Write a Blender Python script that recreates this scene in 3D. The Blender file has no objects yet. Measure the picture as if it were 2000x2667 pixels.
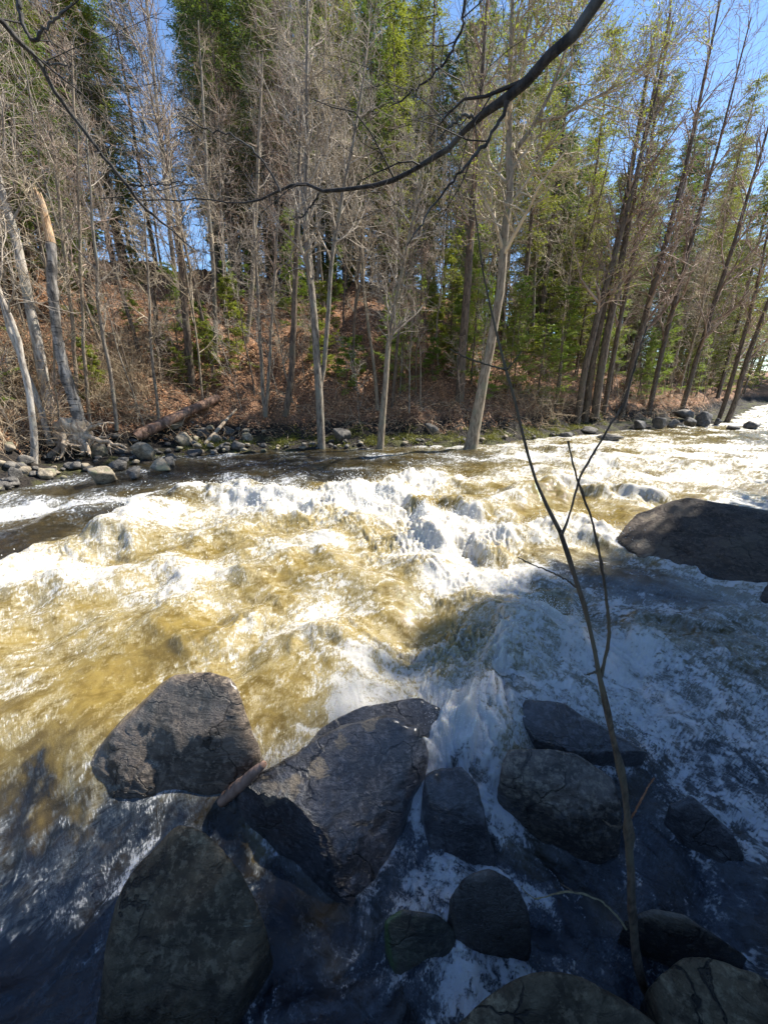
import bpy, bmesh, math
import numpy as np
from mathutils import Vector

# ------------------------------------------------------------------ camera, sky, sun, exposure
SC = bpy.context.scene
COL = SC.collection
CAM_H = 2.6
FPX = 980.0
PITCH = math.radians(18.8)
cam = bpy.data.cameras.new("camera")
camo = bpy.data.objects.new("camera", cam)
COL.objects.link(camo)
camo.location = (0, 0, CAM_H)
camo.rotation_euler = (math.pi / 2 - PITCH, 0, 0)
cam.sensor_fit = 'VERTICAL'
cam.sensor_height = 36.0
cam.lens = 36.0 * FPX / 2667.0
cam.clip_start = 0.02
cam.clip_end = 2000
SC.camera = camo
SUN_EL, SUN_AZ = math.radians(48), math.radians(68)     # azimuth clockwise from +Y (ahead, to the right)
world = bpy.data.worlds.new("World")
SC.world = world
world.use_nodes = True
wn = world.node_tree.nodes
sky = wn.new('ShaderNodeTexSky')
sky.sky_type = 'NISHITA'
sky.sun_disc = False
sky.sun_elevation = SUN_EL
sky.sun_rotation = SUN_AZ
sky.air_density = 1.0
sky.dust_density = 0.0
sky.ozone_density = 5.5
bg = wn['Background']
bg.inputs['Strength'].default_value = 0.11
world.node_tree.links.new(sky.outputs[0], bg.inputs['Color'])
sun = bpy.data.lights.new("sun", 'SUN')
sun.energy = 4.8
sun.angle = math.radians(0.55)
sun.color = (1.0, 0.94, 0.84)
suno = bpy.data.objects.new("sun", sun)
COL.objects.link(suno)
SDIR = np.array([math.sin(SUN_AZ) * math.cos(SUN_EL), math.cos(SUN_AZ) * math.cos(SUN_EL), math.sin(SUN_EL)])
suno.rotation_euler = Vector(SDIR).to_track_quat('Z', 'Y').to_euler()
suno.location = (20, 12, 30)
SC.view_settings.view_transform = 'Standard'
SC.view_settings.look = 'None'
SC.view_settings.exposure = 1.2
SC.view_settings.gamma = 1.0
SC.render.engine = 'CYCLES'
cy = SC.cycles
cy.max_bounces = 6
cy.diffuse_bounces = 3
cy.glossy_bounces = 2
cy.transmission_bounces = 3
cy.transparent_max_bounces = 4
cy.sample_clamp_indirect = 4.0
cy.caustics_reflective = False
cy.caustics_refractive = False

# ------------------------------------------------------------------ helpers: pixels of the photo -> rays
CP, SP = math.cos(PITCH), math.sin(PITCH)
def ray(u, v):
    x = np.asarray(u, float) - 1000.0
    y = 1333.5 - np.asarray(v, float)
    return np.stack([x, FPX * CP + y * SP, y * CP - FPX * SP], -1)
def PZ(u, v, z=0.0):
    d = ray(u, v); t = (z - CAM_H) / d[..., 2]
    return np.array([0, 0, CAM_H]) + d * t[..., None]
def PY(u, v, Y):
    d = ray(u, v); t = Y / d[..., 1]
    return np.array([0, 0, CAM_H]) + d * t[..., None]
def pix(P):
    P = np.asarray(P, float); x = P[..., 0]; y = P[..., 1]; z = P[..., 2] - CAM_H
    dep = y * CP - z * SP; up = y * SP + z * CP
    return 1000 + FPX * x / dep, 1333.5 - FPX * up / dep, dep

RNG = np.random.default_rng(7)
def nrm(v):
    return v / np.maximum(np.linalg.norm(v, axis=-1, keepdims=True), 1e-9)
def smooth(a, b, x):
    t = np.clip((x - a) / (b - a), 0, 1); return t * t * (3 - 2 * t)

# periodic noise tiles (fast 2-D noise)
def make_tile(seed, n=1024, beta=1.7, lo=2, hi=400):
    r = np.random.default_rng(seed)
    f = np.fft.rfft2(r.standard_normal((n, n)))
    kx = np.fft.fftfreq(n) * n; ky = np.fft.rfftfreq(n) * n
    k = np.sqrt(kx[:, None] ** 2 + ky[None] ** 2); k[0, 0] = 1
    w = k ** (-beta) * (k >= lo) * (k <= hi); w[0, 0] = 0
    t = np.fft.irfft2(f * w, s=(n, n))
    t = (t - t.mean()) / t.std()
    return t.astype(np.float32)
def samp(T, x, y, period):
    n = T.shape[0]
    fx = (x / period % 1.0) * n; fy = (y / period % 1.0) * n
    ix = np.floor(fx).astype(np.int64); iy = np.floor(fy).astype(np.int64)
    ax = (fx - ix).astype(np.float32); ay = (fy - iy).astype(np.float32)
    ix %= n; iy %= n; jx = (ix + 1) % n; jy = (iy + 1) % n
    return (T[ix, iy] * (1 - ax) * (1 - ay) + T[jx, iy] * ax * (1 - ay) + T[ix, jy] * (1 - ax) * ay + T[jx, jy] * ax * ay)
T_FBM = make_tile(1, beta=1.75)
T_FB2 = make_tile(2, beta=1.75)
T_FB3 = make_tile(3, beta=1.6)
T_SM = make_tile(6, beta=2.5, lo=2, hi=200)
T_SM2 = make_tile(8, beta=2.2, lo=3, hi=200)
T_LACE = make_tile(9, beta=1.5, lo=7, hi=90)
T_LACE2 = make_tile(10, beta=1.5, lo=7, hi=90)
T_BAND = make_tile(4, beta=0.6, lo=20, hi=70)
T_BAND2 = make_tile(5, beta=0.6, lo=20, hi=70)

# 3-D gradient noise for rocks
_r = np.random.default_rng(11)
_perm = _r.permutation(256); _perm = np.concatenate([_perm, _perm, _perm])
_grad = nrm(_r.standard_normal((256, 3)))
def perlin(p):
    p = np.asarray(p, float); i = np.floor(p).astype(int); f = p - i; i &= 255
    w = f * f * f * (f * (f * 6 - 15) + 10); out = 0
    for dx in (0, 1):
        for dy in (0, 1):
            for dz in (0, 1):
                g = _grad[_perm[_perm[_perm[(i[:, 0] + dx) & 255] + ((i[:, 1] + dy) & 255)] + ((i[:, 2] + dz) & 255)]]
                d = (g * (f - np.array([dx, dy, dz]))).sum(1)
                out = out + d * (w[:, 0] if dx else 1 - w[:, 0]) * (w[:, 1] if dy else 1 - w[:, 1]) * (w[:, 2] if dz else 1 - w[:, 2])
    return out
def fbm3(p, s, o=4, g=.5):
    a, t = 1.0, 0
    for k in range(o):
        t = t + a * perlin(p * s + 17.3 * k); s *= 2.03; a *= g
    return t

# ------------------------------------------------------------------ helpers: objects
def mesh(name, V, F, mat, parent=None, smooth_=True, attrs=None, link=True, F3=None):
    V = np.ascontiguousarray(V, np.float32).reshape(-1, 3)
    me = bpy.data.meshes.new(name)
    F = np.zeros((0, 4), np.int32) if F is None else np.asarray(F, np.int32)
    k = F.shape[1] if len(F) else 4
    fl = F.ravel(); ls = np.arange(len(F), dtype=np.int32) * k; lt = np.full(len(F), k, np.int32)
    if F3 is not None and len(F3):
        F3 = np.asarray(F3, np.int32)
        ls = np.concatenate([ls, len(fl) + np.arange(len(F3), dtype=np.int32) * 3]); lt = np.concatenate([lt, np.full(len(F3), 3, np.int32)])
        fl = np.concatenate([fl, F3.ravel()])
    me.vertices.add(len(V)); me.vertices.foreach_set('co', V.ravel())
    me.loops.add(len(fl)); me.loops.foreach_set('vertex_index', fl.astype(np.int32))
    me.polygons.add(len(ls)); me.polygons.foreach_set('loop_start', ls.astype(np.int32))
    try: me.polygons.foreach_set('loop_total', lt)
    except Exception: pass
    me.polygons.foreach_set('use_smooth', np.full(len(ls), smooth_, bool))
    for an, av in (attrs or {}).items():
        at = me.attributes.new(an, 'FLOAT', 'POINT'); at.data.foreach_set('value', np.ascontiguousarray(av, np.float32))
    me.update(calc_edges=True)
    if mat: me.materials.append(mat)
    if not link: return me
    o = bpy.data.objects.new(name, me); COL.objects.link(o)
    if parent: o.parent = parent
    return o
def inst(name, me, parent=None, loc=(0, 0, 0), rot=0, scale=1):
    o = bpy.data.objects.new(name, me); COL.objects.link(o)
    if parent: o.parent = parent
    o.location = loc; o.rotation_euler = (0, 0, rot)
    o.scale = (scale,) * 3 if np.isscalar(scale) else scale
    return o
def empty(name, loc=(0, 0, 0), rot=0, scale=1, tilt=(0, 0)):
    o = bpy.data.objects.new(name, None); COL.objects.link(o)
    o.location = loc; o.rotation_euler = (tilt[0], tilt[1], rot)
    o.scale = (scale,) * 3 if np.isscalar(scale) else scale
    o.empty_display_size = .3
    return o
def tag(o, label=None, cat=None, group=None, kind=None):
    if label: o['label'] = label
    if cat: o['category'] = cat
    if group: o['group'] = group
    if kind: o['kind'] = kind
    return o
def tubes(groups, uvlen=True):
    """groups: list of (P (N,k,3), R (N,k), sides) -> verts, quads"""
    VV, FF, base = [], [], 0
    for P, R, s in groups:
        P = np.asarray(P, float); R = np.asarray(R, float)
        if P.ndim == 2: P = P[None]; R = R[None]
        N, k, _ = P.shape
        T = np.empty_like(P); T[:, 1:-1] = P[:, 2:] - P[:, :-2]; T[:, 0] = P[:, 1] - P[:, 0]; T[:, -1] = P[:, -1] - P[:, -2]
        T = nrm(T); m = nrm(T.mean(1)); ax = np.argmin(np.abs(m), 1); ref = np.eye(3)[ax][:, None, :]
        U = nrm(np.cross(T, ref)); W = np.cross(T, U)
        a = np.arange(s) * 2 * math.pi / s
        ring = P[:, :, None, :] + R[:, :, None, None] * (np.cos(a)[None, None, :, None] * U[:, :, None] + np.sin(a)[None, None, :, None] * W[:, :, None])
        VV.append(ring.reshape(-1, 3))
        n = np.arange(N)[:, None, None] * k * s; j = np.arange(k - 1)[None, :, None] * s; i = np.arange(s)[None, None, :]; i2 = (i + 1) % s
        q = np.stack([n + j + i, n + j + i2, n + j + s + i2, n + j + s + i], -1).reshape(-1, 4) + base
        FF.append(q); base += N * k * s
    return np.concatenate(VV), np.concatenate(FF)
def spawn(P, R, n, t0, t1, l0, l1, a0, a1, k, wob, up, rr, rng, tipw=.25, lf=None, mode='r', rmin=0.0):
    N, kk, _ = P.shape
    idx = np.repeat(np.arange(N), n); M = len(idx)
    t = t0 + (t1 - t0) * ((np.tile(np.arange(n), N) + rng.random(M)) / n)
    f = t * (kk - 1); i = np.clip(np.floor(f).astype(int), 0, kk - 2); w = (f - i)[:, None]
    pos = P[idx, i] * (1 - w) + P[idx, i + 1] * w
    tan = nrm(P[idx, i + 1] - P[idx, i])
    rad = R[idx, i] * (1 - w[:, 0]) + R[idx, i + 1] * w[:, 0]
    if mode == 'flat':
        side = nrm(np.cross(tan, np.array([0, 0, 1.0]) + 1e-3)); sg = np.where(np.arange(M) % 2 == 0, 1.0, -1.0)[:, None]
        perp = side * sg + rng.normal(0, .12, (M, 3))
    else:
        v = rng.standard_normal((M, 3)); perp = v - (v * tan).sum(1, keepdims=True) * tan
    perp = nrm(perp)
    a = np.radians(a0 + (a1 - a0) * rng.random(M))[:, None]
    d = tan * np.cos(a) + perp * np.sin(a)
    L = l0 + (l1 - l0) * rng.random(M)
    if lf is not None: L = L * lf(t)
    Q = np.empty((M, k, 3)); Q[:, 0] = pos; dd = d
    for j in range(1, k):
        dd = nrm(dd + wob * rng.standard_normal((M, 3)) + np.array([0, 0, up]))
        Q[:, j] = Q[:, j - 1] + dd * (L / (k - 1))[:, None]
    r0 = np.maximum(np.minimum(rad * rr, L * .03 + .003), rmin)
    S = r0[:, None] * np.linspace(1, tipw, k)[None]
    return Q, S
def leaves(P, n_per, rng, ln, wd, spread=.6, droop=0.0, jitter=.02, t0=0.1):
    """pointed leaf / needle-spray quads along polylines"""
    N, k, _ = P.shape; idx = np.repeat(np.arange(N), n_per); M = len(idx)
    t = t0 + (1 - t0) * rng.random(M); f = t * (k - 1); i = np.clip(np.floor(f).astype(int), 0, k - 2); w = (f - i)[:, None]
    pos = P[idx, i] * (1 - w) + P[idx, i + 1] * w + rng.normal(0, jitter, (M, 3))
    tan = nrm(P[idx, i + 1] - P[idx, i])
    d = nrm(tan + spread * rng.standard_normal((M, 3)) + np.array([0, 0, -droop]))
    side = nrm(np.cross(d, nrm(rng.standard_normal((M, 3)) * .6 + np.array([0, 0, 1.0]))))
    L = (ln * (.6 + .8 * rng.random(M)))[:, None]; W = (wd * (.6 + .8 * rng.random(M)))[:, None]
    V = np.stack([pos, pos + d * L * .45 + side * W, pos + d * L, pos + d * L * .45 - side * W], 1).reshape(-1, 3)
    F = np.arange(M * 4).reshape(-1, 4)
    clump = np.repeat(rng.random(M), 4)
    return V, F, clump

# ------------------------------------------------------------------ materials
def new_mat(name):
    m = bpy.data.materials.new(name); m.use_nodes = True
    nt = m.node_tree; b = nt.nodes['Principled BSDF']
    return m, nt, b
def nd(nt, t, **kw):
    n = nt.nodes.new(t)
    for k, v in kw.items():
        if k in n.inputs: n.inputs[k].default_value = v
        else: setattr(n, k, v)
    return n
def noise(nt, vec, scale, detail=4, rough=.6, dist=0.0):
    n = nt.nodes.new('ShaderNodeTexNoise'); n.inputs['Scale'].default_value = scale; n.inputs['Detail'].default_value = detail
    n.inputs['Roughness'].default_value = rough; n.inputs['Distortion'].default_value = dist
    if vec is not None: nt.links.new(vec, n.inputs['Vector'])
    return n.outputs['Fac']
def mth(nt, op, a, b=None, c=None, clamp=False):
    n = nt.nodes.new('ShaderNodeMath'); n.operation = op; n.use_clamp = clamp
    for i, x in enumerate((a, b, c)):
        if x is None: continue
        if isinstance(x, (int, float)): n.inputs[i].default_value = x
        else: nt.links.new(x, n.inputs[i])
    return n.outputs[0]
def mapr(nt, x, a, b, c=0.0, d=1.0):
    n = nt.nodes.new('ShaderNodeMapRange'); n.interpolation_type = 'SMOOTHSTEP'
    nt.links.new(x, n.inputs[0])
    for i, v in enumerate((a, b, c, d)): n.inputs[i + 1].default_value = v
    return n.outputs[0]
def mixc(nt, fac, a, b):
    n = nt.nodes.new('ShaderNodeMix'); n.data_type = 'RGBA'
    for s, x in ((0, fac), (6, a), (7, b)):
        if isinstance(x, (int, float)): n.inputs[s].default_value = x
        elif isinstance(x, (tuple, list)): n.inputs[s].default_value = (*x[:3], 1)
        else: nt.links.new(x, n.inputs[s])
    return n.outputs[2]
def coords(nt, kind='Object', scale=None):
    n = nt.nodes.new('ShaderNodeTexCoord'); v = n.outputs[kind]
    if scale:
        m = nt.nodes.new('ShaderNodeMapping'); m.inputs['Scale'].default_value = scale; nt.links.new(v, m.inputs['Vector']); v = m.outputs[0]
    return v
def geo_pos(nt, scale=None):
    v = nt.nodes.new('ShaderNodeNewGeometry').outputs['Position']
    if scale:
        m = nt.nodes.new('ShaderNodeMapping'); m.inputs['Scale'].default_value = scale; nt.links.new(v, m.inputs['Vector']); v = m.outputs[0]
    return v
def bump(nt, b, h, strength, dist):
    n = nt.nodes.new('ShaderNodeBump'); n.inputs['Strength'].default_value = strength; n.inputs['Distance'].default_value = dist
    nt.links.new(h, n.inputs['Height']); nt.links.new(n.outputs[0], b.inputs['Normal']); return n
def attr(nt, name):
    n = nt.nodes.new('ShaderNodeAttribute'); n.attribute_name = name; return n.outputs['Fac']
def sepz(nt, v):
    n = nt.nodes.new('ShaderNodeSeparateXYZ'); nt.links.new(v, n.inputs[0]); return n.outputs[2]

def mat_bark(name, c0, c1, c2=None, scale=14, rough=.85, bands=False):
    m, nt, b = new_mat(name); v = coords(nt, 'Object', (1, 1, .25))
    n1 = noise(nt, v, scale, 6, .65); n2 = noise(nt, coords(nt, 'Object'), 2.2, 4, .6)
    c = mixc(nt, mapr(nt, n1, .35, .65), c0, c1)
    if c2: c = mixc(nt, mapr(nt, n2, .5, .62), c, c2)
    if bands:
        vb = coords(nt, 'Object', (1.2, 1.2, 9)); nb = noise(nt, vb, 1.6, 5, .7)
        c = mixc(nt, mapr(nt, nb, .57, .63), c, (.02, .018, .016))
    nt.links.new(c, b.inputs['Base Color']); b.inputs['Roughness'].default_value = rough
    bump(nt, b, n1, .8, .03); return m
M_BARK = [mat_bark('bark_grey', (.09, .072, .055), (.30, .255, .20), (.20, .19, .15)),
          mat_bark('bark_brown', (.05, .036, .026), (.19, .14, .10), (.12, .10, .07)),
          mat_bark('bark_tan', (.14, .105, .07), (.36, .29, .21), (.22, .20, .14))]
M_BIRCH = mat_bark('bark_birch', (.20, .17, .14), (.62, .56, .48), (.40, .37, .30), scale=9)
M_BIRCHD = mat_bark('bark_birch_dark', (.05, .045, .04), (.42, .38, .33), (.10, .09, .08), scale=7, bands=True)
M_DEAD = mat_bark('dead_wood', (.25, .18, .12), (.62, .50, .36), (.35, .28, .20), scale=10)
M_LOG = mat_bark('bark_red_brown', (.07, .036, .022), (.36, .22, .15), (.20, .11, .07), scale=7)
M_RAW = mat_bark('split_wood', (.34, .20, .10), (.62, .44, .27), (.30, .23, .16), scale=16)
M_DARKB = mat_bark('bark_dark', (.012, .011, .010), (.06, .052, .045), (.10, .10, .09), scale=30)
M_SAPB = mat_bark('bark_sapling', (.035, .026, .018), (.12, .09, .06), (.10, .085, .055), scale=60)
def mat_twig(name, c0, c1):
    m, nt, b = new_mat(name); n = noise(nt, geo_pos(nt), 1.3, 3, .6)
    nt.links.new(mixc(nt, mapr(nt, n, .35, .65), c0, c1), b.inputs['Base Color']); b.inputs['Roughness'].default_value = .8; return m
M_TWIG = [mat_twig('twigs_grey', (.22, .18, .14), (.50, .43, .34)), mat_twig('twigs_red', (.20, .13, .09), (.46, .35, .27)), mat_twig('twigs_tan', (.28, .22, .14), (.58, .48, .34))]
M_BRUSH = mat_twig('brush_twigs', (.24, .17, .10), (.58, .46, .31))
M_DTWIG = mat_twig('twigs_dark', (.015, .013, .011), (.05, .042, .036))
def mat_leaf(name, c0, c1, trans=.45):
    m, nt, b = new_mat(name)
    oi = nt.nodes.new('ShaderNodeObjectInfo').outputs['Random']
    f = mth(nt, 'ADD', mth(nt, 'MULTIPLY', attr(nt, 'clump'), .55), mth(nt, 'MULTIPLY', oi, .45))
    c = mixc(nt, f, c0, c1); nt.links.new(c, b.inputs['Base Color']); b.inputs['Roughness'].default_value = .55
    tr = nt.nodes.new('ShaderNodeBsdfTranslucent'); nt.links.new(mixc(nt, .5, c, (c1[0] * 1.6, c1[1] * 1.5, c1[2] * .6)), tr.inputs[0])
    mx = nt.nodes.new('ShaderNodeMixShader'); mx.inputs[0].default_value = trans
    nt.links.new(b.outputs[0], mx.inputs[1]); nt.links.new(tr.outputs[0], mx.inputs[2])
    nt.links.new(mx.outputs[0], nt.nodes['Material Output'].inputs[0]); return m
M_FIR = mat_leaf('needles_dark', (.045, .085, .022), (.14, .21, .05))
M_CEDAR = mat_leaf('needles_olive', (.10, .135, .020), (.28, .33, .055))
M_YOUNG = mat_leaf('needles_fresh', (.08, .16, .022), (.26, .37, .055))
M_DARKFIR = mat_leaf('needles_shade', (.02, .04, .014), (.05, .08, .025), .2)
M_LITTER = mat_leaf('fallen_leaf', (.32, .15, .075), (.88, .54, .30), .15)
M_MOSS = mat_leaf('moss_blades', (.07, .08, .015), (.22, .22, .04), .25)
M_LICHEN = None

def mat_rock(name, dark, mid, light, lich=None, rough=.75, wet_z=None, moss=None, ns=1.0, bstr=.7, spec=.5, patches=()):
    m, nt, b = new_mat(name); v = geo_pos(nt)
    n1 = noise(nt, v, 3.0 * ns, 8, .65, .3); n2 = noise(nt, v, 22 * ns, 6, .7); n3 = noise(nt, v, 1.3 * ns, 3, .5)
    va = geo_pos(nt, (1.0, 1.0, 3.2)); n4 = noise(nt, va, 5 * ns, 8, .72, 1.5)
    c = mixc(nt, mapr(nt, n1, .42, .58), dark, mid)
    c = mixc(nt, mth(nt, 'MULTIPLY', mapr(nt, n2, .48, .62), .75), c, light)
    c = mixc(nt, mth(nt, 'MULTIPLY', mapr(nt, n4, .45, .35), .6), c, tuple(x * .4 for x in dark))
    wv = nt.nodes.new('ShaderNodeVectorMath'); wv.operation = 'MULTIPLY_ADD'; nz = nt.nodes.new('ShaderNodeTexNoise'); nz.inputs['Scale'].default_value = 4 * ns; nz.inputs['Detail'].default_value = 5
    nt.links.new(v, nz.inputs['Vector']); nt.links.new(nz.outputs['Color'], wv.inputs[0]); wv.inputs[1].default_value = (.35, .35, .35); nt.links.new(v, wv.inputs[2])
    vo = nt.nodes.new('ShaderNodeTexVoronoi'); vo.feature = 'DISTANCE_TO_EDGE'; vo.inputs['Scale'].default_value = 2.6 * ns; nt.links.new(wv.outputs[0], vo.inputs['Vector'])
    crk = mth(nt, 'MULTIPLY', mapr(nt, vo.outputs['Distance'], .022, .004), mapr(nt, n3, .44, .54))
    c = mixc(nt, mth(nt, 'MULTIPLY', crk, .85), c, tuple(x * .25 for x in dark))
    if lich: c = mixc(nt, mth(nt, 'MULTIPLY', mapr(nt, mth(nt, 'ADD', n3, mth(nt, 'MULTIPLY', n2, .35)), .70, .80), .8), c, lich)
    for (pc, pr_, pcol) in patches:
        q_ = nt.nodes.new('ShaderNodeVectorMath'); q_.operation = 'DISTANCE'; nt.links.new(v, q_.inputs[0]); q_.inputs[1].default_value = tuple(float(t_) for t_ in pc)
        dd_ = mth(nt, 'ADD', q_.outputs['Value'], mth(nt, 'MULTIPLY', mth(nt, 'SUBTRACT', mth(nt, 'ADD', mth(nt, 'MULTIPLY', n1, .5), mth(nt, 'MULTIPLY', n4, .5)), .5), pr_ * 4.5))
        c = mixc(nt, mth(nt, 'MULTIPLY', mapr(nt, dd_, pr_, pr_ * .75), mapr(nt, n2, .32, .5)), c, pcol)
    r = mth(nt, 'ADD', mth(nt, 'MULTIPLY', n2, .3), rough - .15)
    if moss:
        g = nt.nodes.new('ShaderNodeNewGeometry'); sx = nt.nodes.new('ShaderNodeSeparateXYZ'); nt.links.new(g.outputs['Normal'], sx.inputs[0])
        fm = mth(nt, 'MULTIPLY', mapr(nt, sx.outputs[0], .0, -.5), mapr(nt, n1, .35, .5)); c = mixc(nt, fm, c, moss)
    if wet_z is not None:
        z = sepz(nt, v); w = mapr(nt, mth(nt, 'ADD', z, mth(nt, 'MULTIPLY', mth(nt, 'SUBTRACT', n1, .5), .25)), wet_z + .06, wet_z - .06)
        c = mixc(nt, w, c, mixc(nt, .62, c, (.004, .004, .004))); r = mth(nt, 'MULTIPLY', r, mapr(nt, w, 0, 1, 1, .38))
    nt.links.new(c, b.inputs['Base Color']); nt.links.new(r, b.inputs['Roughness']); b.inputs['Specular IOR Level'].default_value = spec
    h = mth(nt, 'SUBTRACT', mth(nt, 'ADD', mth(nt, 'ADD', n2, mth(nt, 'MULTIPLY', n1, 1.5)), mth(nt, 'MULTIPLY', n4, 1.5)), mth(nt, 'MULTIPLY', crk, 1.2))
    if wet_z is not None and ns == 1.0 and rough < .625: b.inputs['Coat Weight'].default_value = .45; b.inputs['Coat Roughness'].default_value = .26
    if spec > .6: b.inputs['Coat Weight'].default_value = .7; b.inputs['Coat Roughness'].default_value = .24
    bump(nt, b, h, bstr, .035 / ns); return m

# ------------------------------------------------------------------ shoreline and ground
far_px = [(-900, 1390), (-300, 1325), (0, 1290), (130, 1262), (230, 1226), (420, 1194), (560, 1180), (800, 1170), (1000, 1166), (1240, 1162), (1420, 1143),
          (1600, 1124), (1750, 1109), (1870, 1101), (1915, 1086), (1945, 1068), (1985, 1054)]
FAR = np.array([PZ(u, v)[:2] for u, v in far_px])
FAR = np.vstack([[-60, FAR[0][1] - 14], FAR, [[70, 60], [95, 72], [300, 160]]])
NEAR = np.array([(-60, -10), (-12, -4), (-4, -1.2), (-1.6, -.4), (-.2, .15), (1.2, .25), (2.2, .1), (3.5, .8), (6, 2.6), (9, 5.2), (13, 9.0), (18, 13.6), (40, 32), (80, 52), (300, 120)], float)
def sdist(x, y, poly):
    """signed distance to an open polyline; positive on its left (+y) side"""
    x = np.asarray(x, float); y = np.asarray(y, float); best = np.full(x.shape, 1e9); sg = np.ones(x.shape)
    for a, b in zip(poly[:-1], poly[1:]):
        d = b - a; L2 = (d ** 2).sum(); t = np.clip(((x - a[0]) * d[0] + (y - a[1]) * d[1]) / L2, 0, 1)
        px = x - (a[0] + t * d[0]); py = y - (a[1] + t * d[1]); r = np.hypot(px, py)
        s = d[0] * (y - a[1]) - d[1] * (x - a[0])
        m = r < best - 1e-9; best = np.where(m, r, best); sg = np.where(m, np.sign(s), sg)
    return best * sg
def ground_h(x, y):
    x = np.asarray(x, float); y = np.asarray(y, float)
    sf = sdist(x, y, FAR) + .25 * samp(T_FBM, x, y, 9.0)
    sn = -sdist(x, y, NEAR) + .12 * samp(T_FBM, x, y + 50, 7.0)
    shelf = .16 * smooth(-.1, .5, sf) + .10 * smooth(.5, 1.6, sf)
    stp = smooth(1.5, 2.5, sf) * .75
    top = 13.5 - 8.0 * smooth(3, 22, x)
    slope = .78 - .42 * smooth(4, 24, x)
    hill = top * (1 - np.exp(-np.maximum(sf - 2.2, 0) * slope / top * 1.15))
    hf = shelf + stp + hill + smooth(1.5, 4, sf) * (.22 * samp(T_FBM, x, y, 16.0) + .07 * samp(T_FB2, x, y, 3.0)) + .03 * samp(T_FB2, x, y, 2.0)
    hn = .05 + .95 * smooth(0, 2.2, sn) + .5 * smooth(2, 12, sn) + .05 * samp(T_FB2, x, y, 4.0)
    bed = -1.0 + .1 * samp(T_FBM, x, y, 8.0)
    z = np.where(sf > -1, np.maximum(bed + (hf - bed) * smooth(-1.0, 0.05, sf), bed), bed)
    z = np.where(sn > -.8, np.maximum(z, bed + (hn - bed) * smooth(-.8, 0.05, sn)), z)
    return z
def hit(u, v):
    """where the sight line of a photo pixel meets the ground or the river"""
    d = ray(u, v); d = d / d[1]; ys = np.linspace(1.0, 90, 1800)
    x = d[0] * ys; z = CAM_H + d[2] * ys; g = np.maximum(ground_h(x, ys), 0)
    k = np.argmax(z <= g) if (z <= g).any() else len(ys) - 1
    return np.array([x[k], ys[k], g[k]])
def axis(lo, a, b, hi, st):
    core = np.arange(a, b, st); L, R = [], []; d = st; x = a
    while x > lo: d *= 1.18; x -= d; L.append(x)
    d = st; x = b
    while x < hi: d *= 1.18; x += d; R.append(x)
    return np.array(L[::-1] + list(core) + R)
gx = axis(-700, -24, 46, 700, .22); gy = axis(-300, -3, 46, 900, .22)
X, Y = np.meshgrid(gx, gy, indexing='ij'); Z = ground_h(X, Y)
nx, ny = X.shape; I = np.arange(nx * ny).reshape(nx, ny)
Q = np.stack([I[:-1, :-1], I[1:, :-1], I[1:, 1:], I[:-1, 1:]], -1).reshape(-1, 4)
m, nt, b = new_mat('leaf_covered_soil'); v = geo_pos(nt)
n1 = noise(nt, v, 9, 8, .75); n2 = noise(nt, v, .9, 4, .6); z = sepz(nt, v)
vor = nt.nodes.new('ShaderNodeTexVoronoi'); vor.inputs['Scale'].default_value = 13; nt.links.new(v, vor.inputs['Vector'])
c = mixc(nt, mapr(nt, n1, .35, .68), (.09, .045, .025), (.44, .24, .13))
c = mixc(nt, mth(nt, 'MULTIPLY', mapr(nt, vor.outputs['Distance'], .25, .05), .8), c, (.62, .39, .25))
c = mixc(nt, mth(nt, 'MULTIPLY', mapr(nt, n2, .5, .62), .35), c, (.05, .035, .02))
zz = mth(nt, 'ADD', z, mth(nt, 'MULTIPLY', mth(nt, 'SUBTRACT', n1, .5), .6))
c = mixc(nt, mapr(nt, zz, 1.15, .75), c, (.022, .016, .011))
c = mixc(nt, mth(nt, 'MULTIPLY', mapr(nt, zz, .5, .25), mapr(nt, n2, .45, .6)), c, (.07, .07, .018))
nt.links.new(c, b.inputs['Base Color']); b.inputs['Roughness'].default_value = .9
bump(nt, b, mth(nt, 'ADD', n1, vor.outputs['Distance']), 1.0, .08)
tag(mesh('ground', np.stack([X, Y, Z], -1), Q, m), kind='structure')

# ------------------------------------------------------------------ rocks
def tri(c_, r_, l_): return [(PZ(u_, v_, z_), r_, l_) for (u_, v_, z_) in c_]
R_WET = mat_rock('rock_wet', (.016, .016, .020), (.055, .055, .062), (.13, .13, .145), None, .33, None, bstr=1.3, spec=.9)
R_SLAB = mat_rock('rock_slab', (.016, .016, .020), (.060, .060, .068), (.15, .15, .165), None, .33, None, bstr=1.3, spec=.9, patches=tri([(700,2060,-.15),(765,2045,-.1),(830,2000,-.02),(890,1930,.08),(960,1885,.12)], .075, (.24, .19, .125)))  # tan patches: dry upper edge with sunlight painted into the colour
R_BROWN = mat_rock('rock_brown', (.045, .036, .028), (.15, .12, .095), (.34, .28, .21), (.30, .25, .18), .62, -.22, bstr=1.1)
R_PYR = mat_rock('rock_pyramid', (.065, .048, .034), (.19, .145, .105), (.40, .31, .22), None, .6, -.3, bstr=1.1, patches=tri([(560,1870,.3),(590,1960,.05)], .13, (.30, .225, .165)))  # lighter patches on the right face are sun dapples painted in
R_OLIVE = mat_rock('rock_olive', (.095, .070, .036), (.24, .185, .105), (.40, .32, .20), (.52, .44, .28), .68, -.30, bstr=1.6, patches=tri([(600,2380,-.02),(640,2420,-.08),(560,2450,-.02),(490,2420,.0)], .05, (.42, .40, .28)))
R_MOSSY = mat_rock('rock_mossy', (.018, .018, .014), (.05, .05, .035), (.10, .10, .07), None, .6, -.45, moss=(.045, .085, .018), bstr=.7)
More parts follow.
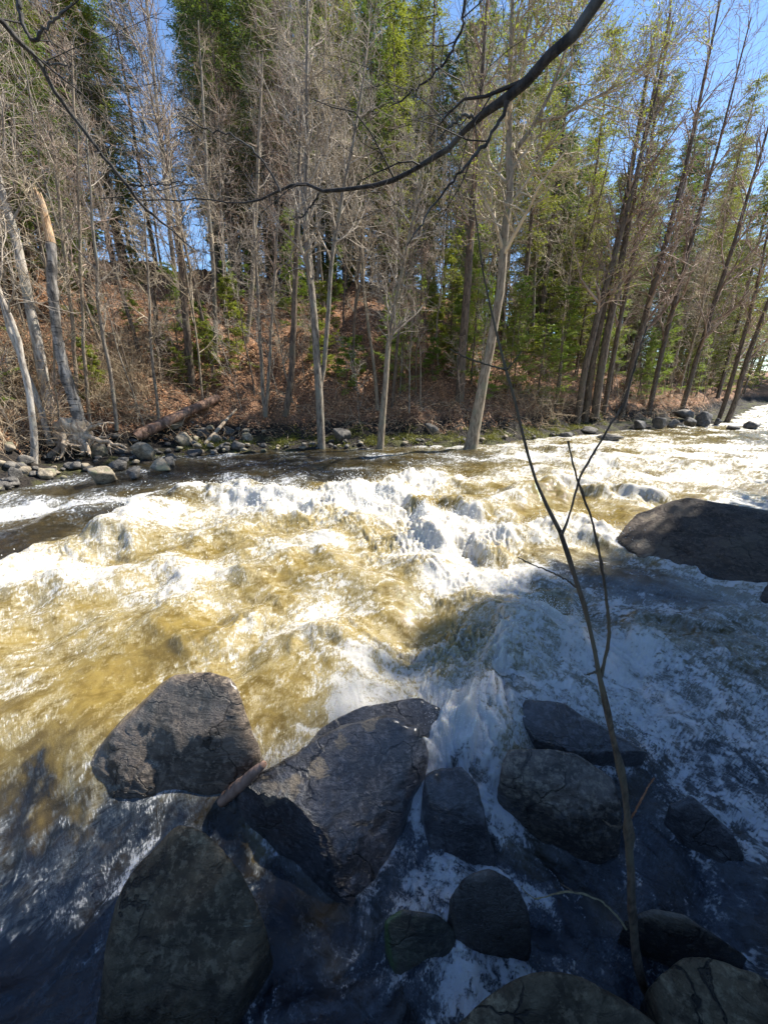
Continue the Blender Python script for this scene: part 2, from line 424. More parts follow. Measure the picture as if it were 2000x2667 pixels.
R_BIG = mat_rock('rock_boulder', (.034, .023, .016), (.082, .058, .041), (.15, .11, .078), (.13, .10, .07), .66, .05, bstr=1.2, patches=tri([(1665,1400,.22),(1680,1450,.05),(1690,1350,.35)], .20, (.30, .235, .16)))  # tan patches paint sunlight onto the left end of the boulder
R_GREY = mat_rock('rock_grey', (.07, .063, .055), (.16, .145, .125), (.29, .265, .23), None, .8, .05, bstr=.6, ns=2)
R_TAN = mat_rock('rock_tan', (.17, .135, .09), (.34, .28, .20), (.48, .42, .32), (.20, .20, .12), .8, .03, bstr=.6, ns=2.5)
R_DARK = mat_rock('rock_dark', (.045, .04, .036), (.11, .10, .09), (.20, .19, .17), None, .75, .05, bstr=.6, ns=2)

def level(x, y):
    """mean water level: the river drops about half a metre through the rocks at the near bank"""
    hi = 2.55 + .9 * smooth(1.2, 2.6, x) - .2 * smooth(-1.5, -3, x)
    lo = 1.65 - .15 * smooth(-1, -3, x) - .35 * smooth(1.2, 3, x)
    t = smooth(0, 1, (y - lo) / (hi - lo))
    return -.48 * (1 - t) + .0 * x
def hull_planes(pts):
    bm = bmesh.new()
    for p in pts: bm.verts.new(p)
    r = bmesh.ops.convex_hull(bm, input=bm.verts[:])
    bm.normal_update(); c = np.mean([v.co for v in bm.verts if v.link_faces], 0)
    out = []
    for f in bm.faces:
        if f.calc_area() < 1e-6: continue
        n = np.array(f.normal); d = float(np.dot(n, np.array(f.verts[0].co)))
        if np.dot(n, c) > d: n, d = -n, -d
        for (n2, d2, a2) in out:
            if np.dot(n, n2) > .995: break
        else: out.append((n, d, f.calc_area()))
    bm.free(); return out
_ico = {}
def ico(n):
    if n not in _ico:
        bm = bmesh.new(); bmesh.ops.create_icosphere(bm, subdivisions=n, radius=1)
        V = np.array([v.co[:] for v in bm.verts]); F = np.array([[v.index for v in f.verts] for f in bm.faces]); bm.free(); _ico[n] = (V, F)
    return _ico[n]
def star_rock(planes, c, sub, p, amp, seed, strata=None, freq=3.0):
    D, F = ico(sub); s = 0
    for n, d, a in planes:
        dist = d - np.dot(n, c); s = s + (np.maximum(D @ n, 0) / max(dist, 1e-3)) ** p
    r = s ** (-1 / p) * 1.035; V = c + D * r[:, None]; size = r.mean(); q = V / size * .5 + seed * 3.7
    disp = fbm3(q, freq, 7, .56) * amp * size * 1.2
    cr = np.abs(perlin(q * freq * 1.3 + 9)); disp -= amp * .35 * size * np.exp(-(cr / .035) ** 2)
    cr = np.abs(perlin(q * np.array([1, 1, 2.4]) * freq * .8 + 31)); disp -= amp * .3 * size * np.exp(-(cr / .02) ** 2)
    if strata is not None:
        w = V @ np.asarray(strata) / size; disp += amp * .35 * size * perlin(np.stack([w * 9, w * 0 + seed, q[:, 0] * 1.5], 1))
    return V + D * disp[:, None], F
def rock_px(name, label, pts, mat, depth=.5, zb=-.75, p=16, amp=.05, seed=1, sub=6, strata=None, group=None):
    W = np.array([PZ(u, v, z) for u, v, z in pts])
    hor = nrm(np.array([W[:, 0].mean(), W[:, 1].mean(), 0.0]))
    allp = [w for w in W]
    for w in W:
        allp.append(np.array([w[0] * 1.0, w[1] * 1.0, zb]) + hor * .02)
        sl = (CAM_H - w[2]) / math.hypot(w[0], w[1]); q = w + hor * depth; q[2] = w[2] - 1.12 * sl * depth
        allp.append(q); allp.append(np.array([q[0], q[1], min(zb, q[2])]))
    allp = np.array(allp); pl = hull_planes(allp); c = allp.mean(0)
    c = np.array([c[0], c[1], (W[:, 2].min() + zb) / 2 + .1])
    V, F = star_rock(pl, c, sub, p * 3.5, amp, seed, strata)
    o = mesh(name, V - c, None, mat, F3=F); o.location = c
    w_ = level(V[:, 0], V[:, 1]); k_ = np.abs(V[:, 2] - w_) < .09; q_ = V[k_, :2] - c[:2]
    if len(q_) > 20:
        bn = ((np.arctan2(q_[:, 1], q_[:, 0]) / (2 * math.pi) + .5) * 60).astype(int) % 60; pr_ = np.zeros(60); np.maximum.at(pr_, bn, np.hypot(q_[:, 0], q_[:, 1]))
        if (pr_ > 0).all(): FOOT.append((c[:2].copy(), pr_))
    return tag(o, label, 'rock', group)
FOOT = []
R1 = rock_px('boulder', 'big dark brown pyramid-shaped boulder with pointed top standing before the golden water',
    [(150,2100,-.42),(160,2045,-.36),(400,2118,-.45),(590,2098,-.45),(690,2010,-.35),(188,2030,-.28),(330,1880,.08),(445,1772,.42),(550,1757,.5),(598,1775,.46),(628,1840,.32),(668,1950,.0)], R_PYR, .35, -.8, 22, .045, 1, strata=(.1, .1, 1))
R2 = rock_px('boulder', 'wide black wet slab with upper edge painted sunlit tan, right of the driftwood log',
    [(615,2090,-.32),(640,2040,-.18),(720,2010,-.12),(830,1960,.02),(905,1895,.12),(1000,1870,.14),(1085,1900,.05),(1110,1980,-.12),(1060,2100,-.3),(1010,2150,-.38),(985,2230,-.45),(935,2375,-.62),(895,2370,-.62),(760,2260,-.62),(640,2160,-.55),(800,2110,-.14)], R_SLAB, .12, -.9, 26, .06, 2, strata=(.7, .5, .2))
R3 = rock_px('boulder', 'large rounded olive-brown boulder with pale lichen patches at the lower left',
    [(385,2230,.0),(460,2155,.10),(525,2170,.1),(620,2260,.04),(675,2370,-.08),(697,2430,-.2),(668,2560,-.42),(560,2800,-.5),(240,2800,-.5),(262,2560,-.35),(290,2400,-.2),(310,2330,-.1)], R_OLIVE, .2, -.9, 9, .035, 3)
rock_px('boulder', 'narrow black split slab between the wide wet slab and the square-topped rock',
    [(1108,2030,-.1),(1140,2005,-.08),(1200,2005,-.08),(1240,2050,-.12),(1262,2140,-.25),(1285,2235,-.42),(1210,2300,-.58),(1120,2240,-.5),(1098,2110,-.3)], R_WET, .12, -.9, 22, .07, 4, strata=(1, .2, .1))
rock_px('boulder', 'blocky dark grey rock with square top and golden wet right edge behind the sapling',
    [(1308,2010,-.02),(1325,1962,.05),(1420,1955,.08),(1500,1968,.05),(1590,2030,-.06),(1615,2110,-.2),(1605,2215,-.42),(1560,2235,-.45),(1440,2140,-.35),(1318,2075,-.22)], R_BROWN, .15, -.9, 20, .06, 5)
rock_px('boulder', 'tall rounded dark rock leaning beside the small green mossy stone',
    [(1172,2340,-.1),(1215,2285,.0),(1280,2268,.02),(1335,2300,-.05),(1372,2370,-.15),(1380,2470,-.35),(1345,2525,-.48),(1240,2560,-.55),(1185,2450,-.38)], R_DARK, .15, -.9, 12, .045, 6)
rock_px('boulder', 'small stone with bright green moss on its left side',
    [(1003,2400,-.25),(1050,2372,-.2),(1130,2382,-.2),(1180,2420,-.3),(1190,2500,-.45),(1080,2575,-.55),(1030,2545,-.5),(1005,2460,-.4)], R_MOSSY, .12, -.9, 14, .05, 7)
rock_px('boulder', 'broad speckled olive-grey rock cut off by the bottom edge of the photo',
    [(1170,2690,-.12),(1290,2580,.0),(1400,2535,.05),(1500,2545,.05),(1600,2595,.0),(1710,2670,-.1),(1740,2900,-.2),(1150,2900,-.2)], R_OLIVE, .15, -.9, 10, .04, 8)
rock_px('boulder', 'grey streaked rock in the bottom right corner beside the base of the sapling',
    [(1700,2560,-.15),(1775,2495,-.02),(1850,2500,.0),(2000,2570,.0),(2200,2650,.0),(2150,2900,-.2),(1760,2850,-.3),(1715,2650,-.25)], R_OLIVE, .15, -.9, 14, .06, 9, strata=(1, .1, .3))
rock_px('boulder', 'flat wet rust-edged rock with water pouring over it, right of the base of the sapling',
    [(1630,2400,-.3),(1700,2368,-.22),(1780,2385,-.2),(1860,2440,-.26),(1940,2495,-.4),(1830,2515,-.48),(1700,2460,-.42)], R_BROWN, .12, -.9, 14, .05, 10)
rock_px('boulder', 'low black wet rock awash with thin white water upstream of the square-topped rock',
    [(1350,1870,-.02),(1370,1825,.05),(1450,1835,.08),(1560,1890,.02),(1680,1960,-.1),(1500,1965,-.12),(1400,1930,-.08)], R_WET, .12, -.9, 16, .06, 11)
rock_px('boulder', 'slim black sloping rock breaking the dark current at the right, below the huge boulder',
    [(1745,2100,-.2),(1800,2075,-.12),(1900,2165,-.27),(1935,2230,-.38),(1890,2255,-.45),(1790,2185,-.36)], R_WET, .1, -.9, 18, .05, 12)
rock_px('boulder', 'submerged brown ledge with water spilling over behind the wide wet slab',
    [(800,1950,-.12),(850,1890,.0),(960,1838,.06),(1090,1822,.06),(1145,1850,.02),(1120,1920,-.1),(1000,1930,-.05)], R_WET, .15, -.8, 14, .05, 13)
rock_px('boulder', 'huge dark domed boulder rising from the river with its left end painted sunlit tan',
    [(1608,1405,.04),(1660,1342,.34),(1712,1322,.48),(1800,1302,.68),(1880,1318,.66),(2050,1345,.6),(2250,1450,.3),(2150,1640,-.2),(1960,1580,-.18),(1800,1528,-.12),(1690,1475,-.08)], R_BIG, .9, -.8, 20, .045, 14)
rock_px('boulder', 'dark rock at the right edge just below the huge domed boulder',
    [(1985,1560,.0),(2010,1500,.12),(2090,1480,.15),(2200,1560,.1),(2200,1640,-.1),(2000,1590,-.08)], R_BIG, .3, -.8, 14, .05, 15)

# ------------------------------------------------------------------ river
# control points: u, v, level-independent: foam, golden (aerated), chop (m), flow angle (deg ccw from +x)
CTRL = [
 # calm dark tongue along the far bank
 (0,1300,.55,.25,.05,35),(60,1330,.75,.3,.07,35),(30,1400,.22,.12,.05,35),(150,1400,.1,.08,.03,38),(0,1450,.05,.1,.04,38),(120,1290,.55,.2,.06,38),
 (300,1260,.12,.08,.03,35),(300,1330,.15,.1,.04,35),(450,1230,.18,.08,.03,30),(600,1210,.3,.1,.04,25),(600,1260,.22,.1,.05,25),(760,1215,.45,.15,.06,20),
 (850,1190,.18,.15,.03,20),(900,1240,.22,.15,.06,20),(1000,1200,.25,.2,.05,15),(1150,1190,.4,.3,.06,10),(1230,1185,.35,.3,.05,10),
 # main hydraulic
 (340,1360,.55,.5,.12,30),(420,1290,.5,.35,.08,30),(540,1280,.78,.5,.12,25),(560,1330,.62,.6,.12,25),(700,1320,.8,.6,.12,20),(820,1310,.88,.75,.14,20),(800,1370,.62,.8,.14,25),
 (900,1300,.9,.85,.15,20),(1000,1290,.9,.9,.16,20),(1080,1270,1.0,.95,.18,20),(1100,1350,1.15,1,.2,25),(1150,1420,1.05,1,.16,20),(1000,1380,.7,.9,.15,25),
 (1250,1420,.95,.95,.13,10),(1400,1390,.9,.9,.12,10),(1540,1380,.85,.8,.10,5),(1250,1280,.4,.6,.08,15),(1200,1230,.45,.5,.08,12),
 # golden swell in front of the big boulder
 (1230,1340,.42,.7,.08,10),(1350,1330,.15,1,.05,8),(1450,1300,.2,1,.05,5),(1560,1300,.35,1,.05,5),(1600,1330,.25,1,.05,0),(1500,1340,.15,1,.04,5),(1420,1275,.5,.9,.06,10),(1550,1270,.7,.9,.08,10),
 # white water upstream at the right
 (1350,1190,.72,.5,.09,15),(1450,1170,.6,.45,.08,18),(1550,1200,.82,.6,.1,20),(1700,1170,.66,.6,.09,25),(1600,1260,.7,.7,.09,15),(1750,1230,.8,.6,.1,22),(1900,1250,.72,.7,.09,22),
 (1900,1180,.8,.6,.09,28),(1980,1100,.8,.6,.1,35),(1950,1060,.8,.6,.1,40),(1800,1130,.4,.5,.07,28),(2100,1250,.6,.7,.09,25),(1750,1290,.5,.8,.06,18),(2000,1320,.6,.7,.06,15),
 # middle golden rapids
 (0,1540,.45,.6,.09,38),(120,1440,.8,.7,.1,40),(250,1390,.62,.65,.1,38),(60,1500,.8,.8,.1,40),(280,1500,.42,.75,.09,40),(200,1580,.48,.8,.08,40),(420,1470,.55,.7,.1,38),(560,1430,.5,.7,.1,35),
 (500,1550,.62,.8,.1,40),(380,1620,.5,.8,.08,42),(650,1500,.45,.75,.09,35),(700,1580,.5,.8,.1,35),(800,1480,.3,.7,.09,30),(850,1430,.52,.75,.1,28),(950,1490,.42,.7,.1,25),(900,1560,.4,.75,.1,28),
 (1050,1520,.45,.65,.1,20),(1150,1500,.7,.7,.12,15),(1270,1470,.6,.6,.1,5),(1350,1530,.8,.7,.12,-10),(1300,1600,.55,.6,.12,-15),(1200,1580,.6,.65,.12,0),(1050,1620,.5,.7,.1,15),
 (0,1650,.42,.75,.07,42),(150,1700,.45,.75,.06,42),(0,1750,.45,.75,.06,42),(250,1760,.3,.8,.05,42),(100,1800,.32,.75,.05,42),(350,1720,.4,.8,.06,42),(0,1850,.3,.65,.04,42),(200,1850,.12,.75,.03,42),(120,1920,.08,.7,.03,40),
 (300,1930,.05,.5,.02,35),(550,1700,.5,.85,.08,38),(600,1640,.7,.85,.09,38),(700,1700,.42,.9,.07,35),(750,1790,.3,.95,.05,35),(850,1700,.5,.85,.09,25),(900,1640,.7,.8,.1,20),(800,1850,.2,.9,.04,30),(700,1880,.1,.9,.03,30),(740,1960,.1,.5,.03,30),
 # curling front and spill at centre right
 (1000,1720,.7,.75,.1,0),(1100,1700,.9,.7,.12,-10),(1250,1690,.95,.7,.14,-20),(1400,1640,1.0,.7,.14,-35),(1330,1740,1.0,.6,.12,-45),(1150,1780,.8,.6,.1,-50),(950,1790,.5,.8,.07,0),
 (1200,1850,1.0,.5,.1,-75),(1260,1830,.9,.4,.08,-70),(1180,1930,.95,.3,.08,-85),(1180,1990,.8,.2,.06,-85),
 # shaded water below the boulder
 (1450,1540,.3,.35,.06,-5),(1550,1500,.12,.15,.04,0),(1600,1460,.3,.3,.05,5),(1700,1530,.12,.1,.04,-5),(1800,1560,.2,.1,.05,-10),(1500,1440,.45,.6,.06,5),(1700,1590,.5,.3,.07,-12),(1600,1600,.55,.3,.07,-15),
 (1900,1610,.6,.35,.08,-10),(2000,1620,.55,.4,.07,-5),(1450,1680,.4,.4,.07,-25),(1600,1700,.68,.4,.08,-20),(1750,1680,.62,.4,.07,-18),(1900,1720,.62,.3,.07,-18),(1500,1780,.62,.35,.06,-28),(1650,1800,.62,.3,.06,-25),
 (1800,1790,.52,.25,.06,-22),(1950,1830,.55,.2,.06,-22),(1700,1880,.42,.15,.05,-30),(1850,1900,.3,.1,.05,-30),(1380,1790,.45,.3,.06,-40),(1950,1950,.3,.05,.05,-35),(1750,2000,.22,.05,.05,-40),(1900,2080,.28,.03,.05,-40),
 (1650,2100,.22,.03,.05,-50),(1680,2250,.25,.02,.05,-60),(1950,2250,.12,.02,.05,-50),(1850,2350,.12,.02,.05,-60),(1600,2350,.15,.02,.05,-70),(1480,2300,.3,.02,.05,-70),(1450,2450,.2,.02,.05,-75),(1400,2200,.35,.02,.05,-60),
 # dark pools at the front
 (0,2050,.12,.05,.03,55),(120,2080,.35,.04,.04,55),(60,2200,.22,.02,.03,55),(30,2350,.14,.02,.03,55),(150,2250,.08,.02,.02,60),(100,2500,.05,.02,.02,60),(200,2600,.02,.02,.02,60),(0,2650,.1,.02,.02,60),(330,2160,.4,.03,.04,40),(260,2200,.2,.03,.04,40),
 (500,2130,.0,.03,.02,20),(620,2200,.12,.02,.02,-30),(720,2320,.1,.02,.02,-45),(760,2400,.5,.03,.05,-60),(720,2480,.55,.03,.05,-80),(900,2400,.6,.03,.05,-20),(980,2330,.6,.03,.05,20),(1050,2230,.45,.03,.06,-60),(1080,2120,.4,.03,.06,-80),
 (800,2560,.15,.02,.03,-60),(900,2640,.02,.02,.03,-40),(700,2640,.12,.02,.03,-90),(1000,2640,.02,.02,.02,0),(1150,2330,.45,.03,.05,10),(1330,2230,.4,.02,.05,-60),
]
CT = np.array(CTRL, float)
_m = (CT[:, 0] > 1340) & (CT[:, 1] > 1560) & (CT[:, 2] >= .28); CT[_m, 2] = CT[_m, 2] * 1.22 + .06
_m = (CT[:, 1] > 2040) & (CT[:, 0] < 500); CT[_m, 2] *= .6
_m = (CT[:, 1] > 2080) & (CT[:, 0] > 1300); CT[_m, 2] += .12
cw = PZ(CT[:, 0], CT[:, 1], 0.0)
c_az = np.arctan2(cw[:, 0], cw[:, 1]); c_lr = np.log(np.hypot(cw[:, 0], cw[:, 1]))
az = np.linspace(math.radians(-80), math.radians(80), 1000)
rad = np.concatenate([np.exp(np.linspace(math.log(.35), math.log(75), 880)), np.exp(np.linspace(math.log(76), math.log(700), 30))])
# stretch angular sampling so that it is finer where the photographed river lies
az = np.linspace(-1, 1, 1150); az = np.radians(np.where(np.abs(az) < .85, az / .85 * 56, np.sign(az) * (56 + (np.abs(az) - .85) / .15 * 34)))
A, Rr = np.meshgrid(az, rad, indexing='ij')
WX = (Rr * np.sin(A)).astype(np.float32); WY = (Rr * np.cos(A)).astype(np.float32)
# coarse control grid -> bilinear
ga = np.linspace(az[0], az[-1], 220); gl = np.linspace(math.log(.35), math.log(75), 240)
GA, GL = np.meshgrid(ga, gl, indexing='ij')
num = 0; den = 0
for k in range(len(CT)):
    d2 = ((GA - c_az[k]) * 1.0) ** 2 + ((GL - c_lr[k]) * 1.6) ** 2
    w = 1.0 / (d2 + 0.0006) ** 1.6
    th = math.radians(CT[k, 5]); val = np.array([CT[k, 2], CT[k, 3], CT[k, 4], math.cos(th), math.sin(th)])
    num = num + w[..., None] * val; den = den + w
CG = (num / den[..., None]).astype(np.float32)
def ctrl(x, y):
    a = np.arctan2(x, y); l = np.log(np.maximum(np.hypot(x, y), .35))
    fa = np.clip((a - ga[0]) / (ga[1] - ga[0]), 0, len(ga) - 1.001); fl = np.clip((l - gl[0]) / (gl[1] - gl[0]), 0, len(gl) - 1.001)
    i = fa.astype(int); j = fl.astype(int); p = (fa - i)[..., None]; q = (fl - j)[..., None]
    return CG[i, j] * (1 - p) * (1 - q) + CG[i + 1, j] * p * (1 - q) + CG[i, j + 1] * (1 - p) * q + CG[i + 1, j + 1] * p * q
# noise averaged along the current: long streaks that follow the flow (domain-warped)
wx = WX + .10 * samp(T_FB2, WX, WY, 3.3) + .035 * samp(T_FB3, WX, WY, .9); wy = WY + .10 * samp(T_FB3, WX + 5, WY, 3.3) + .035 * samp(T_FB2, WX + 3, WY, .9)
C0 = ctrl(wx, wy)
C1 = ctrl(WX, WY); foam_s = C1[..., 0]
foam_b, aer, chop = C0[..., 0], C0[..., 1], np.minimum(C1[..., 2], .125) * (1 + .5 * smooth(2.2, 1.2, WY) * smooth(-1, 1, WX))
def lic(T, period, L, n):
    acc = samp(T, wx, wy, period).copy()
    for s in (1, -1):
        px, py = wx.copy(), wy.copy()
        for k in range(n):
            cc = ctrl(px, py); nn = np.maximum(np.hypot(cc[..., 3], cc[..., 4]), 1e-3)
            px = px + s * L / n * cc[..., 3] / nn; py = py + s * L / n * cc[..., 4] / nn
            acc += samp(T, px, py, period)
    return acc / (2 * n + 1) * math.sqrt(2 * n + 1) * .55
S1 = lic(T_FB3, 6.0, .55, 7)
S2 = lic(T_BAND, 7.0, .30, 5)
La = lic(T_LACE, 5.0, .45, 7); La /= La.std(); Lb = lic(T_LACE2, 2.2, .22, 5); Lb /= Lb.std(); S1 /= S1.std()
M1 = samp(T_SM, WX, WY, 4.0); M2 = samp(T_SM, WX + 3, WY + 1, 1.7)
_w = (wx, wy); wx, wy = WX + .12 * M1, WY + .12 * samp(T_SM, WX + 9, WY, 4.0)
S3 = lic(T_SM2, 5.0, .22, 3) * smooth(.45, .95, np.hypot(C1[..., 3], C1[..., 4]))
S4 = lic(T_SM2, 1.9, .10, 3); S4 = S4 / S4.std(); S5 = lic(T_SM2, .8, .05, 2); S5 = S5 / S5.std()
B1 = np.abs(samp(T_BAND, wx, wy, 11.0)); B2 = np.abs(samp(T_BAND2, wx, wy, 4.5)); B3 = np.abs(samp(T_BAND, wx + 2, wy, 1.8))
N1 = samp(T_FBM, wx, wy, 5.0); N2 = samp(T_FB2, wx, wy, 2.1); N3 = samp(T_FB3, wx, wy, .8)
far_f = smooth(6, 30, Rr)
H = chop * (.20 * S3 + .55 * M1 + .14 * M2)
bill = (B1 - .8) * .24 + (B2 - .8) * .10 * (1 - .6 * smooth(6, 11, Rr)) + (B3 - .8) * .05 * smooth(7, 4, Rr)
H = H + chop * smooth(.35, 1.0, foam_s) * bill * 1.1
H += .0006 * N2 * smooth(.3, .7, foam_s) + (.020 * S4 + .0065 * S5) * smooth(3.6, 2.2, WY) * smooth(5.5, 3.5, Rr) * smooth(.5, .1, C1[..., 1]) 
# built waves: (polyline px, height, half-width m upstream / downstream)
WAVES = [([(330,1400),(430,1320),(540,1275),(640,1290),(780,1318),(900,1295),(1050,1265),(1150,1250)], .30, .45),
         ([(1040,1290),(1100,1330),(1130,1400),(1230,1425),(1380,1400),(1540,1378)], .26, .32),
         ([(1240,1335),(1360,1296),(1470,1272),(1600,1285),(1680,1300)], .34, .42),
         ([(60,1480),(200,1430),(320,1370)], .16, .35),
         ([(1420,1560),(1450,1640),(1390,1730),(1290,1800),(1210,1860)], .16, .22),
         ([(560,1640),(620,1600),(700,1570)], .10, .2), ([(500,1490),(700,1470),(900,1440)], .09, .25),
         ([(880,1690),(1000,1660),(1150,1650)], .10, .2), ([(1300,1180),(1420,1165),(1560,1185)], .16, .4), ([(1500,1215),(1700,1200),(1900,1215)], .16, .5),
         ([(640,1225),(760,1205),(860,1200)], .08, .3), ([(1650,1640),(1800,1630),(1980,1650)], .08, .2)]
for pl, hh, ww in WAVES:
    pts = np.array([PZ(u, v, 0)[:2] for u, v in pl]); jx = wx + .05 * M2; jy = wy + .10 * M2
    best = np.full(WX.shape, 1e9, np.float32)
    for a, bb in zip(pts[:-1], pts[1:]):
        d = bb - a; t = np.clip(((jx - a[0]) * d[0] + (jy - a[1]) * d[1]) / (d ** 2).sum(), 0, 1)
        best = np.minimum(best, np.hypot(jx - a[0] - t * d[0], jy - a[1] - t * d[1]))
    H = H + hh * np.exp(-(best / ww) ** 2)
SFW = sdist(WX, WY, FAR)
H = H * (1 - .6 * smooth(-1.5, 0, SFW)) * (1 - .5 * far_f)
LV = level(WX, WY)
WZ = LV + H
# foam: base amount + streaks; crests collect foam
lace_a = np.exp(-(La / .30) ** 2); lace_b = np.exp(-(Lb / .34) ** 2)
edge = 0
for c_, pr_ in FOOT:
    dx_, dy_ = wx - c_[0], wy - c_[1]; d_ = np.hypot(dx_, dy_); th_ = (np.arctan2(dy_, dx_) / (2 * math.pi) + .5) * 60 - .5; t0_ = np.floor(th_).astype(int); f_ = th_ - t0_
    rr_ = pr_[t0_ % 60] * (1 - f_) + pr_[(t0_ + 1) % 60] * f_; edge = np.maximum(edge, np.exp(-(np.maximum(d_ - rr_, 0) / .055) ** 2) * (d_ < rr_ + .3))
g = .95 * foam_b - .13 + .14 * S1 + .06 * (S2 / S2.std()) + .30 * lace_a + .20 * lace_b - .03 + .05 * N1 + .04 * N3 + .02 + .5 * (H - chop * .45 * M1) + .22 * edge
H = H + .02 * edge * smooth(.05, .3, foam_b)
foam = g
keep = (SFW < 1.3) & (-sdist(WX, WY, NEAR) < 1.6)
nx, ny = WX.shape; I = np.arange(nx * ny).reshape(nx, ny)
k4 = keep[:-1, :-1] | keep[1:, :-1] | keep[1:, 1:] | keep[:-1, 1:]
Q = np.stack([I[:-1, :-1], I[:-1, 1:], I[1:, 1:], I[1:, :-1]], -1)[k4]
used = np.zeros(nx * ny, bool); used[Q.ravel()] = True; remap = np.cumsum(used) - 1
WV = np.stack([WX, WY, WZ], -1).reshape(-1, 3)[used]
WFOAM = foam.ravel()[used]; WCHOP = chop.ravel()[used]
m, nt, b = new_mat('river_water'); v = geo_pos(nt)
fo = attr(nt, 'foam'); ae = attr(nt, 'aerated')
dr = attr(nt, 'turn')
def rotv(deg, sx):
    g_ = nt.nodes.new('ShaderNodeNewGeometry'); r_ = nt.nodes.new('ShaderNodeMapping'); r_.inputs['Rotation'].default_value = (0, 0, math.radians(-deg)); nt.links.new(g_.outputs['Position'], r_.inputs['Vector'])
    m_ = nt.nodes.new('ShaderNodeMapping'); m_.inputs['Scale'].default_value = (sx, 1, .35); nt.links.new(r_.outputs[0], m_.inputs['Vector']); return m_.outputs[0]
nA1 = noise(nt, rotv(33, .42), 13, 7, .72, .9); nA2 = noise(nt, rotv(-28, .42), 13, 7, .72, .9)
nA_ = nt.nodes.new('ShaderNodeMix'); nt.links.new(dr, nA_.inputs[0]); nt.links.new(nA1, nA_.inputs[2]); nt.links.new(nA2, nA_.inputs[3]); nA = nA_.outputs[0]
nB = noise(nt, v, 42, 5, .7, .4); nC = noise(nt, v, 4, 5, .6, 1.2); nD = noise(nt, v, 130, 3, .7)
rid = mth(nt, 'ABSOLUTE', mth(nt, 'SUBTRACT', nA, .5)); rid2 = mth(nt, 'ABSOLUTE', mth(nt, 'SUBTRACT', nC, .5))
lace = mth(nt, 'ADD', mth(nt, 'MULTIPLY', rid, -1.7), mth(nt, 'ADD', mth(nt, 'MULTIPLY', rid2, -.8), mth(nt, 'MULTIPLY', mth(nt, 'SUBTRACT', mth(nt, 'ADD', mth(nt, 'MULTIPLY', nB, .65), mth(nt, 'MULTIPLY', nD, .35)), .5), .6)))
ff = mth(nt, 'ADD', fo, mth(nt, 'ADD', lace, .15))
fmask = mapr(nt, ff, .45, .84)
milky = mapr(nt, ff, .10, .70)
deep_sky_tint = mixc(nt, mapr(nt, nC, .35, .65), (.006, .007, .007), (.018, .014, .009))
deep_sky_tint = mixc(nt, mapr(nt, ae, .0, .1), (.0035, .008, .018), deep_sky_tint)  # navy where unaerated: blue sky reflection painted into the base colour
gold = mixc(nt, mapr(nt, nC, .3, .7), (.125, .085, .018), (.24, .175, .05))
c = mixc(nt, mapr(nt, ae, .0, .85), deep_sky_tint, gold)
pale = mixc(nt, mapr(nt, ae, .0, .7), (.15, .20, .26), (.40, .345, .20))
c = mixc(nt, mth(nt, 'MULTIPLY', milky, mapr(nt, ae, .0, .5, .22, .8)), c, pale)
c = mixc(nt, fmask, c, mixc(nt, mapr(nt, ae, .1, .7), (.46, .47, .48), (.50, .475, .42)))
nt.links.new(c, b.inputs['Base Color'])
r = mapr(nt, fmask, 0, 1, .035, .55); nt.links.new(r, b.inputs['Roughness']); b.inputs['IOR'].default_value = 1.333; b.inputs['Specular IOR Level'].default_value = .9
nt.links.new(mth(nt, 'MULTIPLY', mapr(nt, mth(nt, 'MAXIMUM', ae, mth(nt, 'MULTIPLY', fmask, .5)), .12, .5), .7), b.inputs['Subsurface Weight']); b.inputs['Subsurface Radius'].default_value = (1.0, .8, .4); b.inputs['Subsurface Scale'].default_value = .09
hh = mth(nt, 'ADD', mth(nt, 'MULTIPLY', nA, .8), mth(nt, 'ADD', mth(nt, 'ADD', mth(nt, 'MULTIPLY', nB, .25), mth(nt, 'MULTIPLY', nD, .06)), mth(nt, 'MULTIPLY', fmask, .6)))
hh = mth(nt, 'MULTIPLY', hh, mapr(nt, ae, .2, .0, 1.0, 1.6))
bump(nt, b, hh, .8, .017)
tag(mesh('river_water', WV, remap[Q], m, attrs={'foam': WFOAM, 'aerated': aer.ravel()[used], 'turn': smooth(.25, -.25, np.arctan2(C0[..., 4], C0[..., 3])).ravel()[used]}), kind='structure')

# spray thrown up over the breaking waves
m, nt, b = new_mat('spray_droplets'); b.inputs['Base Color'].default_value = (.9, .9, .88, 1); b.inputs['Roughness'].default_value = .25
sp = np.where((WFOAM > .75) & (WCHOP > .085))[0]
rr = np.hypot(WV[sp, 0], WV[sp, 1]); pr = np.clip(WFOAM[sp] - .7, 0, 1) ** 2 * WCHOP[sp]; pr = pr / pr.sum()
pick = RNG.choice(sp, 16000, p=pr); base = WV[pick]
dist = np.hypot(base[:, 0], base[:, 1])
off = RNG.normal(0, .05, (16000, 3)); off[:, 2] = RNG.exponential(.06, 16000) * (WCHOP[pick] / .12)
ctr = base + off; rad_ = (.0018 + .0032 * RNG.random(16000)) * np.clip(dist / 4, .6, 2.4)
octv = np.array([[1, 0, 0], [-1, 0, 0], [0, 1, 0], [0, -1, 0], [0, 0, 1.5], [0, 0, -1.5]])
octf = np.array([[0, 2, 4], [2, 1, 4], [1, 3, 4], [3, 0, 4], [2, 0, 5], [1, 2, 5], [3, 1, 5], [0, 3, 5]])
V = (ctr[:, None] + rad_[:, None, None] * octv[None]).reshape(-1, 3); F3 = (octf[None] + 6 * np.arange(16000)[:, None, None]).reshape(-1, 3)
tag(mesh('spray', V, None, m, F3=F3), 'fine white spray flying off the breaking river waves', 'spray', kind='stuff')

